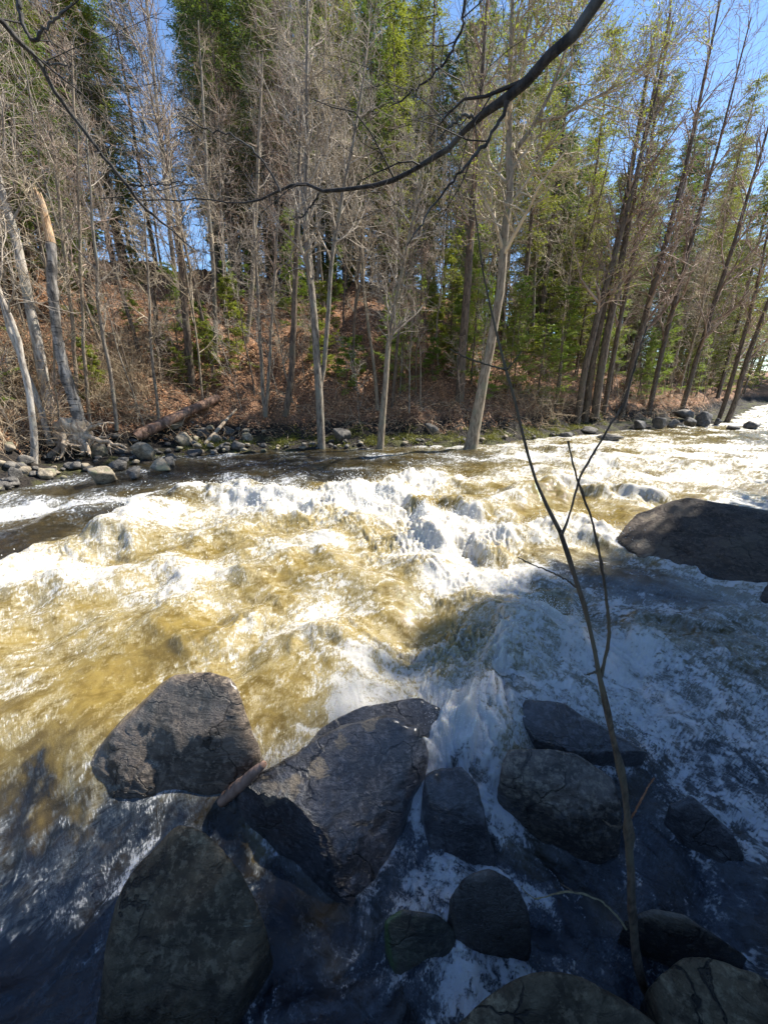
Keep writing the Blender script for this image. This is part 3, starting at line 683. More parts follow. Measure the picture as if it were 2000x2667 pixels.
# rocks along the far bank
def rock_at(name, label, loc, size, mat, seed, sub=4, group=None, p=9, amp=.09):
    rg = np.random.default_rng(seed); pts = nrm(rg.standard_normal((14, 3))) * np.asarray(size) * (.85 + .25 * rg.random((14, 1)))
    pl = hull_planes(pts); V, F = star_rock(pl, np.zeros(3), sub, p * 2, amp, seed)
    o = mesh(name, V, None, mat, F3=F); o.location = loc; o.rotation_euler = (0, 0, rg.random() * 6)
    return tag(o, label, 'rock', group)
def far_rock(label, u, vb, wpx, hpx, mat, seed, group=None, zb=0.0, sub=4):
    p = hit(u, vb); zb = max(p[2], zb * 0) - .04; s = math.hypot(p[1] * CP, (CAM_H - zb) * SP); dep = pix(p)[2]
    w = wpx / FPX * dep / 2; h = hpx / FPX * dep
    return rock_at('boulder', label, (p[0], p[1] + w * .7, zb + h * .42), (w * .92, w * .75, h * .56), mat, seed, sub, group)
far_rock('smooth grey half-round boulder between the two slim bank trees', 880, 1160, 80, 46, R_GREY, 31, sub=5)
far_rock('grey boulder half hidden under drooping dead twigs on the far bank', 1120, 1135, 80, 44, R_GREY, 32)
spec = [(1600,1150,90,28,'low dark mossy rock'),(1672,1120,50,40,'dark rounded rock'),(1722,1118,56,46,'dark sloping rock with pale edge'),(1758,1115,44,34,'flat brown rock'),
        (1800,1115,42,38,'small dark dome rock'),(1842,1112,62,56,'tallest grey pointed rock with sunlit right face'),(1795,1095,70,44,'dark slab leaning behind the others'),
        (1918,1120,54,18,'flat black rock awash with white water'),(1968,1118,62,26,'long black rock at the far end, awash'),(1540,1132,60,26,'squat dark rock under the brush'),(1480,1140,50,22,'small dark rock'),(1872,1108,30,26,'little rock beside the leaning twin trees')]
for k, (u, v_, w_, h_, d_) in enumerate(spec):
    far_rock(d_ + ' on the right part of the far shore', u, v_, w_ * .85, h_ * .8, R_DARK if k % 3 else R_GREY, 40 + k, 'rocks along the right part of the far shore')
big = [(250,1272,95,62,'orange-brown'),(345,1255,70,40,'pale tan'),(410,1240,75,46,'grey'),(300,1235,60,40,'mossy grey'),(365,1205,80,60,'large pale'),(430,1225,55,40,'tan'),
       (255,1200,60,50,'tan round'),(500,1195,60,32,'flat grey'),(470,1172,70,44,'round tan'),(520,1150,60,36,'speckled tan'),(560,1165,52,32,'grey'),(615,1180,56,34,'brown-grey'),(440,1130,75,40,'dark leaning'),
       (590,1140,48,30,'pale'),(640,1158,42,28,'small round'),(30,1255,45,40,'rusty orange'),(110,1252,60,36,'dark'),(60,1225,50,30,'grey'),(20,1190,60,30,'dark mossy')]
for k, (u, v_, w_, h_, d_) in enumerate(big):
    zb = max(0, (1290 - .105 * u - v_) / 900 * 1.6) if u > 200 else 0.05
    far_rock(d_ + ' rock in the heap of stones beside the uprooted tree', u, v_ - 4, w_ * .9, h_ * .95, (R_TAN, R_GREY, R_TAN, R_DARK)[k % 4], 60 + k, 'stones heaped below the uprooted tree', zb)
rg = np.random.default_rng(5); cob = []
for k in range(190):
    u = rg.uniform(0, 640) if k < 110 else rg.uniform(560, 900) if k < 155 else rg.uniform(900, 1500); sh = np.interp(u, [0, 180, 420, 560, 800, 1500], [1285, 1245, 1198, 1184, 1172, 1135])
    v_ = sh - rg.uniform(0, 1) ** 1.3 * np.interp(u, [180, 450, 620, 760, 1500], [60, 95, 75, 16, 10]); cob.append((u, v_, sh))
cobm = []
for k in range(8):
    r8 = np.random.default_rng(200 + k); pts = nrm(r8.standard_normal((12, 3))) * np.array([1, .85, .65]); V, F = star_rock(hull_planes(pts), np.zeros(3), 3, 8, .1, k + 3)
    cobm.append([mesh('stone', V, None, mm, F3=F, link=False) for mm in (R_TAN, R_GREY, R_DARK)])
for k, (u, v_, sh) in enumerate(cob):
    p = hit(u, v_); zb = p[2]; s = rg.uniform(.09, .25) * (1 if u < 700 else .7)
    o = inst('stone', cobm[k % 8][rg.choice([0, 1, 2], p=[.3, .35, .35])], None, (p[0], p[1], zb + s * .3), rg.random() * 6, s)
    if u < 640: tag(o, 'small tan or grey cobble in the stone heap around the foot of the fallen log', 'stone', 'cobbles heaped around the fallen log')
    elif u < 900: tag(o, 'small dark cobble on the wet margin between fallen log and grey boulder', 'stone', 'cobbles on the wet margin')
    else: tag(o, 'small dark cobble at the foot of the undercut bank right of centre', 'stone', 'cobbles under the right bank')

# ------------------------------------------------------------------ trees: generators
def resample(P, R, k):
    s = np.concatenate([[0], np.cumsum(np.linalg.norm(np.diff(P, axis=0), axis=1))]); t = np.linspace(0, s[-1], k)
    return np.stack([np.interp(t, s, P[:, i]) for i in range(3)], 1), np.interp(t, s, R)
def bare_crown(P, R, rng, dens=1.0, t0=.3, size=1.0, asc=(28, 60), fine=1.0):
    """limbs and twigs for trunk polylines P (N,k,3)"""
    n1 = max(3, int(17 * dens))
    B, rB = spawn(P, R, n1, t0, .98, 1.6 * size, 3.6 * size, asc[0], asc[1], 7, .13, .10, .55, rng, .3, lambda t: 1.15 - .75 * t)
    C_, rC = spawn(B, rB, 8, .15, .97, .5 * size, 1.6 * size, 25, 75, 5, .26, .07, .6, rng, .4, rmin=.009)
    D_, rD = spawn(C_, rC, max(2, int(4 * fine)), .15, .98, .25 * size, .75 * size, 20, 65, 4, .25, .07, .7, rng, .5, rmin=.0065)
    return (B, rB), (C_, rC), (D_, rD)
def crown_mesh(name, lv, mat, extra=None):
    V, F = tubes([(lv[0][0], lv[0][1], 5), (lv[1][0], lv[1][1], 3), (lv[2][0], lv[2][1], 3)] + (extra or []))
    return mesh(name, V, F, mat, link=False)
def make_bare(seed, h, r, dens=1.0, fine=1.0, t0=.3, lean=.02, size=1.0):
    rng = np.random.default_rng(seed); k = 14
    d = np.array([rng.normal(0, lean), rng.normal(0, lean), 1.0]); P = np.zeros((1, k, 3))
    for j in range(1, k):
        d = nrm(d + np.array([rng.normal(0, .05), rng.normal(0, .05), .06])); P[0, j] = P[0, j - 1] + d * h / (k - 1)
    R = r * (1 - .86 * np.linspace(0, 1, k) ** .9)[None]; R[0, 0] *= 1.25
    V, F = tubes([(P, R, 8)]); tm = mesh('trunk', V, F, None, link=False)
    lv = bare_crown(P, R, rng, dens, t0, size, fine=fine)
    cm = crown_mesh('crown', lv, None)
    return tm, cm
def make_conifer(seed, h, r, rad, leafn=9, t0=.12, droop=.04, ln=.12, wd=.019, nb=85, skip=.0):
    rng = np.random.default_rng(seed); k = 10
    P = np.zeros((1, k, 3)); P[0, :, 2] = np.linspace(0, h, k); P[0, :, 0] = np.cumsum(rng.normal(0, .03, k)); P[0, :, 1] = np.cumsum(rng.normal(0, .03, k))
    R = r * (1 - .93 * np.linspace(0, 1, k))[None]
    V, F = tubes([(P, R, 7)]); tm = mesh('trunk', V, F, None, link=False)
    B, rB = spawn(P, R, nb, t0, .985, rad * .35, rad * 1.35, 62, 100, 6, .10, -droop, .30, rng, .25, lambda t: np.maximum(1.05 - t, .06) ** .75)
    live = rng.random(len(B)) > skip
    C_, rC = spawn(B, rB, 11, .22, .98, .22 * rad, .42 * rad, 35, 65, 4, .12, -droop, .5, rng, .5, lambda t: 1.25 - .8 * t, mode='flat', rmin=.004)
    V, F = tubes([(B, rB, 4), (C_, rC, 3)]); bm_ = mesh('branches', V, F, None, link=False)
    CL = C_[np.repeat(live, 11)]
    LV, LF, cl = leaves(CL, leafn, rng, ln, wd, .42, .12, .015)
    LV2, LF2, cl2 = leaves(B[live], leafn * 3, rng, ln, wd, .5, .1, .02, t0=.3)
    LF = np.concatenate([LF, LF2 + len(LV)]); LV = np.concatenate([LV, LV2]); cl = np.concatenate([cl, cl2])
    fm = mesh('crown', LV, LF, None, attrs={'clump': cl}, link=False, smooth_=False)
    return tm, bm_, fm
def with_mat(me, mat):
    c = me.copy(); c.materials.clear(); c.materials.append(mat); return c

BARE = [make_bare(300 + i, h, r, dens, fine, t0) for i, (h, r, dens, fine, t0) in enumerate(
    [(13, .08, 1.0, 1.0, .30), (15, .10, 1.1, 1.0, .35), (11, .06, .9, 1.1, .25), (14, .075, .9, 1.0, .40), (9, .045, .8, 1.2, .2), (16, .12, 1.2, 1.0, .30), (12, .065, .9, 1.0, .3), (10, .05, 1.0, 1.1, .22)])]
SAPL = [make_bare(330 + i, h, r, .42, .8, .18, .05, .42) for i, (h, r) in enumerate([(4.5, .030), (6.0, .040), (3.5, .024), (7.0, .045), (5.2, .032), (2.8, .02)])]
CONI = [make_conifer(400 + i, h, r, rad, lf, t0, dr, nb=int(nb * 1.3), skip=sk) for i, (h, r, rad, lf, t0, dr, nb, sk) in enumerate(
    [(15, .14, 2.3, 14, .12, .05, 90, .12), (18, .17, 2.6, 14, .22, .05, 100, .15), (12, .10, 2.0, 14, .08, .04, 80, .05), (20, .20, 2.7, 13, .35, .06, 95, .2), (9, .08, 1.5, 12, .05, .03, 70, .0)])]
YOUNG = [make_conifer(420 + i, h, r, rad, 10, .04, -.01, .085, .017, nb, .15) for i, (h, r, rad, nb) in enumerate([(3.6, .03, 1.0, 46), (6.2, .05, 1.4, 60), (2.2, .022, .8, 34)])]
BARE_M = {}
def bm_of(kind, i, j, mat):
    key = (kind, i, j, mat.name)
    if key not in BARE_M: BARE_M[key] = with_mat({'b': BARE, 's': SAPL, 'c': CONI, 'y': YOUNG}[kind][i][j], mat)
    return BARE_M[key]
def put_bare(kind, i, loc, rot, sc, mb, mt, label, group, name='bare_tree', cat='tree', tilt=(0, 0)):
    t = tag(empty(name, loc, rot, sc, tilt), label, cat, group)
    inst('trunk', bm_of(kind, i, 0, mb), t); inst('crown', bm_of(kind, i, 1, mt), t); return t
def put_conifer(kind, i, loc, rot, sc, mb, mbr, mf, label, group, name='conifer_tree', tilt=(0, 0)):
    t = tag(empty(name, loc, rot, sc, tilt), label, 'tree', group)
    inst('trunk', bm_of(kind, i, 0, mb), t); inst('branches', bm_of(kind, i, 1, mbr), t); inst('crown', bm_of(kind, i, 2, mf), t); return t

# ------------------------------------------------------------------ individual trees of the far bank
def hero(label, trunks, mb, mt, dens=1.0, t0=.35, size=1.0, name='bare_tree', cat='tree', fine=1.0, seed=0, fork=True, crown=True, asc=(28, 60), leaf=None, Yo=None, rscale=1.0, extra_name=None, ntw=None):
    rng = np.random.default_rng(seed + 900)
    u0, v0, _ = trunks[0][0]; b0 = hit(u0, v0)
    Y0 = b0[1] if Yo is None else Yo
    t = tag(empty(name, (b0[0], Y0, b0[2] - .05)), label, cat); org = np.array([b0[0], Y0, b0[2] - .05]); ALL = []
    for pl in trunks:
        a = np.array(pl, float); P = PY(a[:, 0], a[:, 1], Y0); dep = pix(P)[2]; R = a[:, 2] / 2 / FPX * dep * rscale
        P[:, 1] += np.cumsum(rng.normal(0, .05, len(P))) - 0
        if pl is trunks[0]: P[0, 2] = min(P[0, 2], b0[2]) - .12
        P, R = resample(P, R, 16); P[1:-1] += rng.normal(0, .012, (14, 3)); ALL.append((P, R))
        V, F = tubes([(P[None], R[None], 9)]); mesh('trunk', V - org, F, mb, t)
    if crown:
        P = np.stack([p for p, r in ALL]); R = np.stack([r for p, r in ALL])
        B, C_, D_ = bare_crown(P, R, rng, dens, t0, size, asc, fine)
        V, F = tubes([(B[0], B[1], 5), (C_[0], C_[1], 3), (D_[0], D_[1], 3)]); mesh('crown', V - org, F, mt, t)
        if leaf:
            LV, LF, cl = leaves(D_[0], leaf[1], rng, .10, .018, .6, .1, .04); mesh('foliage', LV - org, LF, leaf[0], t, attrs={'clump': cl}, smooth_=False)
    return t
hero('pale bare twin-trunked tree at the water edge beside the grey half-round boulder',
     [[(838,1168,21),(834,1080,20),(828,960,20),(824,870,18),(812,760,17),(800,660,16),(794,520,14),(800,400,12),(797,250,10),(800,60,7),(802,-160,3)],
      [(834,1010,12),(843,960,12),(851,870,12),(858,780,11),(863,690,11),(876,600,10),(890,520,9),(915,400,8),(940,250,6),(962,60,3)]], M_BARK[0], M_TWIG[0], 1.3, .40, 1.05, seed=1, fine=1.2)
hero('slim crooked bare tree in the water edge, right of the smooth grey half-round boulder',
     [[(990,1168,19),(997,1080,18),(1004,1000,15),(1009,930,14),(1012,880,12),(1030,790,11),(1045,720,9),(1060,640,8),(1085,520,6),(1110,380,3)]], M_BARK[2], M_TWIG[0], 1.1, .35, .9, seed=2, fine=1.2)
hero('tall thick tree leaning right, its pale water-marked foot in the river',
     [[(1224,1168,38),(1236,1110,30),(1250,1040,27),(1264,960,24),(1280,880,23),(1295,780,22),(1305,700,21),(1312,600,19),(1325,500,18),(1322,400,18),(1326,250,14),(1330,100,11),(1338,-120,6)],
      [(1324,440,12),(1350,380,12),(1400,310,10),(1440,230,8),(1478,110,6),(1500,-60,3)], [(1395,315,8),(1460,300,7),(1540,255,6),(1640,200,3)]], M_BARK[2], M_TWIG[2], 1.0, .45, 1.2, seed=3, leaf=(M_CEDAR, 3))
hero('dark straight trunk standing just left of the thick leaning tree, further up the slope',
     [[(1196,1040,24),(1204,900,22),(1214,780,20),(1224,650,19),(1234,500,17),(1245,350,14),(1258,150,10),(1270,-80,5)]], M_BARK[1], M_TWIG[1], 1.0, .4, .9, seed=4, leaf=(M_CEDAR, 3))
for k, (pl, nm) in enumerate([([(1500,1098,17),(1522,960,16),(1555,820,15),(1590,700,13),(1640,520,11),(1690,320,8),(1750,60,4)], 'left'),
                              ([(1524,1098,18),(1542,960,17),(1575,800,16),(1605,650,14),(1640,480,12),(1670,300,9),(1712,60,5)], 'middle'),
                              ([(1548,1085,20),(1562,960,19),(1592,800,17),(1622,650,15),(1650,500,12),(1690,300,8),(1740,40,4)], 'right')]):
    hero(nm + ' one of three brown trunks leaning together above the low mossy rock', [pl], M_BARK[1], M_TWIG[1], 1.0, .3, 1.0, seed=5 + k, leaf=(M_CEDAR, 3))
hero('thin dark tree leaning over the rapids at far right, nearer the water',
     [[(1892,1098,13),(1915,1040,12),(1935,960,11),(1962,880,10),(2000,780,8),(2050,640,5),(2100,500,3)]], M_BARK[1], M_TWIG[1], .8, .25, .9, seed=10, leaf=(M_CEDAR, 2))
hero('thin dark tree leaning right behind its twin at the far right end of the shore',
     [[(1872,1092,10),(1892,1030,10),(1915,950,9),(1945,840,8),(1975,720,6),(2010,560,3)]], M_BARK[1], M_TWIG[1], .8, .25, .9, seed=11)
hero('pale crooked birch stem forking below a broken orange stub, nearest the left edge',
     [[(82,1205,17),(76,1140,16),(68,1070,15),(58,1010,15),(42,950,15),(34,890,14),(18,830,12),(2,780,11),(-18,730,10),(-60,600,8),(-120,400,4)]], M_BIRCH, M_TWIG[0], .8, .55, .9, seed=12)
hero('long pale slanting birch behind the crooked forked stem on the left bank',
     [[(138,1150,15),(122,1085,14),(103,1020,14),(82,960,13),(60,900,13),(42,860,12),(28,800,12),(12,750,11),(-6,690,10),(-50,520,8),(-90,300,4)]], M_BIRCH, M_TWIG[0], .8, .55, .9, seed=13)
hero('thickest pale birch trunk leaning left behind the two slimmer birches',
     [[(132,1075,24),(118,1000,24),(98,900,24),(80,820,23),(66,750,22),(54,690,21),(40,630,20),(22,560,18),(5,480,17),(-30,340,13),(-80,120,6)]], M_BIRCH, M_TWIG[0], .9, .5, 1.0, seed=14)
for k, (pl, lb) in enumerate([([(1615,1085,15),(1650,920,14),(1700,740,13),(1750,560,11),(1790,400,9),(1825,230,7),(1860,60,5),(1890,-80,3)], 'tall dark-trunked tree with long upswept bare branches, tallest against the blue at upper right'),
        ([(1690,1075,12),(1730,900,11),(1785,700,10),(1835,520,8),(1880,360,6),(1925,180,4),(1960,40,3)], 'slim tree with upswept branches just right of the tallest tree at upper right'),
        ([(1770,1070,12),(1815,920,11),(1865,760,10),(1915,600,8),(1965,430,6),(2020,250,4)], 'bare slanting tree between the dark dome rocks and the leaning pair'),
        ([(1570,1075,12),(1600,900,11),(1640,700,10),(1672,520,9),(1700,340,7),(1726,160,5),(1750,-20,3)], 'narrow bare tree rising just right of the three brown leaning trunks')]):
    hero(lb, [pl], M_BARK[1], M_TWIG[1], 1.3, .22, 1.35, seed=40 + k, fine=1.1, asc=(22, 42))
for k, (lb, pl, mb) in enumerate([
    ('slim tan stem with a snapped-off top, just right of the leaning dark snag', [(203,1070,9),(196,1000,9),(187,930,9),(186,870,9),(175,780,9),(166,700,9),(158,620,8),(152,540,8),(144,450,8),(134,352,7)], M_BARK[2]),
    ('slim straight pale stem reaching high, second right of the leaning dark snag', [(234,1112,9),(224,1010,9),(214,900,8),(208,790,8),(202,660,8),(197,520,7),(199,370,6),(188,260,5),(180,100,3)], M_BARK[2]),
    ('thin wavy pale stem growing in front of the leaning dark snag', [(161,1115,5),(155,1050,5),(146,1010,5),(150,960,5),(140,880,5),(136,800,5),(128,740,4),(112,640,4),(90,480,3)], M_BARK[2]),
    ('grey stem left of the fallen log with brush at its foot', [(308,1112,10),(300,1040,9),(290,960,9),(276,880,8),(262,780,8),(258,680,7),(246,520,5),(235,330,3)], M_BARK[0]),
    ('short thick rotten trunk leaning left on the upper leaf-covered slope', [(262,900,14),(250,850,15),(235,790,15),(222,730,14)], M_BARK[1]),
    ('straight pale pole of a tree in the open leaf-covered clearing', [(560,938,12),(561,860,11),(560,780,11),(556,690,10),(550,600,10),(543,500,9),(534,380,8),(528,240,6),(520,60,3)], M_BARK[0]),
    ('pale trunk pair, nearer one, upslope of the clearing', [(640,890,14),(648,820,13),(654,740,13),(660,640,12),(668,500,10),(676,330,8),(684,140,4)], M_BARK[2]),
    ('mossy broken trunk behind the upper end of the fallen log', [(497,1000,22),(493,930,20),(488,850,18),(480,770,16),(474,680,14),(465,560,11)], M_BARK[1]),
    ('straight brown trunk between the clearing and the pale twin-trunked tree', [(745,1078,17),(756,1000,16),(764,920,16),(768,840,15),(771,740,13),(775,620,12),(782,460,9),(790,240,5)], M_BARK[1]),
    ('left stem of a slender pair growing from one foot under the clearing', [(690,1082,11),(684,1010,10),(680,920,10),(674,820,9),(668,700,8),(660,540,5)], M_BARK[0]),
    ('right stem of a slender pair growing from one foot under the clearing', [(694,1080,9),(700,1000,9),(706,900,8),(712,800,7),(722,660,6),(730,500,4)], M_BARK[0]),
    ('slender tree on the slope between the two bank trees', [(925,1010,8),(918,930,8),(922,850,8),(930,760,7),(940,640,6),(955,480,4)], M_BARK[1]),
    ('thin stem right behind the slim crooked bank tree', [(1022,1060,9),(1030,960,9),(1036,880,8),(1050,780,7),(1070,650,6),(1100,480,3)], M_BARK[1]),
    ('dark stump-like trunk with a snapped top in the left thicket', [(420,985,13),(412,900,12),(404,810,11),(398,740,10)], M_BARK[1]),
    ('grey thin stem in the brush left of the fallen log', [(415,1090,8),(408,1000,7),(398,900,7),(395,800,6),(392,700,5),(385,560,3)], M_BARK[0])]):
    hero(lb, [pl], mb, M_TWIG[k % 3], .55, .35, .62, seed=20 + k, crown=not ('rotten' in lb or 'stump' in lb))

# leaning snag torn out of the bank with its root wad
rng = np.random.default_rng(77)
Ys = hit(200, 1180)[1]; sn = [(212,1118,30),(196,1050,27),(176,990,26),(160,930,25),(150,870,24),(142,800,23),(136,730,22),(137,670,22),(132,625,22)]
a = np.array(sn, float); P = PY(a[:, 0], a[:, 1], Ys); R = a[:, 2] / 2 / FPX * pix(P)[2]; org = P[0].copy(); org[2] = 0.1
root = tag(empty('uprooted_snag', org), 'dark peeling birch snag leaning left with split orange top and torn root wad', 'dead tree')
P2, R2 = resample(P, R, 40); R2 = R2 * (1 + .07 * rng.standard_normal(40)); V, F = tubes([(P2[None], R2[None], 14)]); mesh('trunk', V - org, F, M_BIRCHD, root)
a = np.array([(133,632,21),(124,590,20),(114,545,19),(104,512,17)], float); P = PY(a[:, 0], a[:, 1], Ys); R = a[:, 2] / 2 / FPX * pix(P)[2]
grp = []
for k in range(16):
    an = k / 16 * 6.283; o = np.stack([np.cos(an) * R * .66, np.sin(an) * R * .66, R * 0], 1); PP, RR = resample(P + o, R * .42, 8); top = rng.uniform(-.12, .22)
    PP[-1, 2] += top; PP[-1, 0] -= top * .25; RR = RR * np.linspace(1, .25, 8) ** .6; grp.append((PP, RR))
V, F = tubes([(np.stack([g[0] for g in grp]), np.stack([g[1] for g in grp]), 5)]); o = mesh('broken_top', V - org, F, M_RAW, root); tag(o, 'splintered orange wood')
c0 = PY(np.array(195.), np.array(1130.), Ys); st = []
targets = [(60,1262,.9),(95,1245,.8),(130,1225,.55),(40,1215,.6),(150,1190,.7),(245,1195,.8),(285,1150,.8),(330,1165,.55),(90,1180,.6),(260,1110,.5),(215,1215,.5),(125,1160,.5),(175,1235,.5),(20,1250,.4),(300,1105,.4),(70,1200,.5),(170,1160,.8),(210,1180,.9)]
RP, RRr = [], []
for (u, v_, w_) in targets:
    e = PY(np.array(float(u)), np.array(float(v_)), Ys - rng.uniform(-.5, .9)); mid = (c0 + e) / 2 + rng.normal(0, .10, 3) + np.array([0, 0, .10])
    PP, RR = resample(np.array([c0 + rng.normal(0, .05, 3), mid, e + rng.normal(0, .05, 3)]), np.array([.20, .12, .045]) * w_, 9); PP[2:] += rng.normal(0, .03, (7, 3)); RP.append(PP); RRr.append(RR)
RP = np.stack(RP); RRr = np.stack(RRr); S_, rS = spawn(RP, RRr, 6, .25, .95, .25, .8, 25, 80, 6, .3, -.05, .6, rng, .2)
V, F = tubes([(RP, RRr, 8), (S_, rS, 5)]); 
Vn = V + (fbm3(V, 9, 2)[:, None] * .03); V2, F2 = star_rock([(np.array(n, float), .30, 1) for n in [(1,0,0),(-1,0,0),(0,1,0),(0,-1,0),(0,0,1),(0,0,-1)]], np.zeros(3), 4, 5, .35, 3)
mesh('root_wad', np.concatenate([Vn, V2 * [1.5, 1.1, 1.5] + c0]) - org, F, M_DEAD, root, F3=F2 + len(Vn))

# fallen logs on the bank
def log(label, pts, mat, name='fallen_log', knots=4, seed=0, jag=.0):
    rng = np.random.default_rng(seed); P = np.array([p[:3] for p in pts], float); R = np.array([p[3] for p in pts], float); org = P[0].copy()
    P, R = resample(P, R, 30); R = R * (1 + .035 * rng.standard_normal(30)); P[1:-1] += rng.normal(0, 1, (28, 3)) * np.minimum(.006, R[1:-1, None] * .06); R[-1] = .004; R[0] *= .6; 
    t = tag(empty(name, org), label, 'log'); V, F = tubes([(P[None], R[None], 12)]); mesh('trunk', V - org, F, mat, t)
    if knots:
        K, rK = spawn(P[None], R[None], knots, .2, .85, .12, .5, 55, 95, 5, .2, .0, .3, rng, .3); 
        for q in range(len(K)):
            V, F = tubes([(K[q:q + 1], rK[q:q + 1], 6)]); mesh('branch_stub', V - org, F, mat, t)
    return t
def lp(u, v, dz, wpx):
    p = hit(u, v); p[2] += dz; return (*p, wpx / 2 / FPX * pix(p)[2])
e0 = hit(358, 1165) + np.array([0, 0, .30]); e1 = hit(572, 1050) + np.array([0, 0, .18])
mid = (e0 + e1) / 2 + np.array([0, 0, .03])
log('thick reddish barkless log lying slantwise down the bank over the heap of stones', [(*e0, .22), (*mid, .20), (*e1, .17), (*(e1 + (e1 - e0) * .03), .12)], M_LOG, knots=5, seed=3)
e0 = hit(535, 1165) + np.array([0, 0, .10]); e1 = hit(618, 1075) + np.array([0, 0, .15])
log('thin pale log propped against the bank, right of the thick fallen log', [(*e0, .075), (*((e0 + e1) / 2), .07), (*e1, .045)], M_DEAD, knots=3, seed=4)
# driftwood among the front rocks
e0 = PZ(575, 2090, -.36); e1 = PZ(692, 1985, .03)
log('short peeling birch log wedged between the pyramid boulder and the wide wet slab', [(*e0, .040), (*((e0 * .6 + e1 * .4)), .046), (*((e0 * .2 + e1 * .8)), .034), (*e1, .022)], M_LOG, 'driftwood_log', 0, 5)
e0 = PZ(365, 2132, -.41); e1 = PZ(442, 2126, -.41)
log('small pale wood chip floating in the dark pool below the pyramid boulder', [(*e0, .020), (*((e0 + e1) / 2), .026), (*e1, .014)], M_RAW, 'driftwood_stick', 0, 6)

# ------------------------------------------------------------------ forest on the far slope
rng = np.random.default_rng(21)
def place(n, smin, smax, mind, azlo=-52, azhi=50, tries=60, taken=None, bias=1.0):
    out = [] if taken is None else taken; res = []
    for _ in range(n * tries):
        if len(res) >= n: break
        a_ = math.radians(rng.uniform(azlo, azhi)); r_ = 9 + (44 if a_ < .35 else 75) * rng.random() ** bias; x, y = r_ * math.sin(a_), r_ * math.cos(a_)
        s = float(sdist(np.array([x]), np.array([y]), FAR)[0])
        if not (smin < s < smax): continue
        if any((x - q[0]) ** 2 + (y - q[1]) ** 2 < mind ** 2 for q in out): continue
        out.append((x, y)); res.append((x, y, float(ground_h(np.array([x]), np.array([y]))[0]) - .08, s))
    return res
def zone(x, y, z):
    u, v_, _ = pix(np.array([x, y, z + .1])); s = float(sdist(np.array([x]), np.array([y]), FAR)[0])
    a_ = 'above the stone heap' if u < 450 else 'behind the clearing' if u < 800 else 'behind the twin-trunked tree' if u < 1240 else 'right of the leaning tree' if u < 1600 else 'near the river bend'
    d_ = 'close to shore' if s < 6 else 'mid-slope' if s < 14 else 'high on the slope'
    return a_, d_
def sky_gap(x, y, top):
    """open windows of sky in the wood"""
    u, v_, _ = pix(np.array([x, y, top])); u = float(u)
    return (400 < u < 560)
taken = []
for (x, y, z, s) in place(230, 4.5, 44, 1.4, taken=taken):
    u = float(pix(np.array([x, y, z + 6]))[0])
    if 395 < u < 550 and rng.random() < .93: continue
    if s < (14 if 150 < u < 1320 else 8) and rng.random() < (.95 if u < 1320 else .72): continue
    i = int(rng.choice([0, 1, 2, 3, 4], p=[.28, .26, .2, .18, .08])); a_, d_ = zone(x, y, z); cedar = (u > 950 and rng.random() < .7) or rng.random() < .15
    sc = rng.uniform(.85, 1.15) * (1 + .007 * s) * (1.15 if s > 17 else 1)
    put_conifer('c', i, (x, y, z), rng.random() * 6.28, sc, M_BARK[1], M_TWIG[1], M_CEDAR if cedar else M_FIR,
                ('olive-yellow' if cedar else 'dark green') + ' evergreen ' + a_ + ', ' + d_, ('olive' if cedar else 'dark') + ' evergreens ' + a_ + ', ' + d_)
for (x, y, z, s) in place(160, 2.6, 30, 1.0, taken=taken, bias=1.15):
    i = int(rng.integers(0, 8)); a_, d_ = zone(x, y, z); j = int(rng.integers(0, 3)); nm = ('grey', 'brown', 'tan')[j]
    put_bare('b', i, (x, y, z), rng.random() * 6.28, rng.uniform(.8, 1.15), M_BARK[j], M_TWIG[int(rng.integers(0, 3))], 'leafless ' + nm + '-barked tree ' + a_ + ', ' + d_, 'leafless ' + nm + ' trees ' + a_ + ', ' + d_, tilt=(rng.normal(0, .04), rng.normal(0, .04)))
for (x, y, z, s) in place(190, 1.9, 18, .5, bias=1.3):
    i = int(rng.integers(0, 6)); a_, d_ = zone(x, y, z)
    put_bare('s', i, (x, y, z), rng.random() * 6.28, rng.uniform(.7, 1.2), M_BARK[int(rng.integers(0, 3))], M_TWIG[int(rng.integers(0, 3))], 'thin leafless sapling ' + a_ + ', ' + d_, 'thin saplings ' + a_ + ', ' + d_, 'sapling', 'sapling', tilt=(rng.normal(0, .09), rng.normal(0, .09)))
for (x, y, z, s) in place(110, 3.0, 22, 1.0, bias=1.2) + place(45, 2.8, 13, 1.2, azlo=4, azhi=44, bias=1.1):
    i = int(rng.integers(0, 3)); a_, d_ = zone(x, y, z); fr = rng.random() < .7
    put_conifer('y', i, (x, y, z), rng.random() * 6.28, rng.uniform(.7, 1.2), M_BARK[1], M_TWIG[1], M_YOUNG if fr else M_CEDAR, 'small bushy young evergreen ' + a_ + ', ' + d_, 'young evergreens ' + a_ + ', ' + d_, 'young_conifer')
far_taken = []
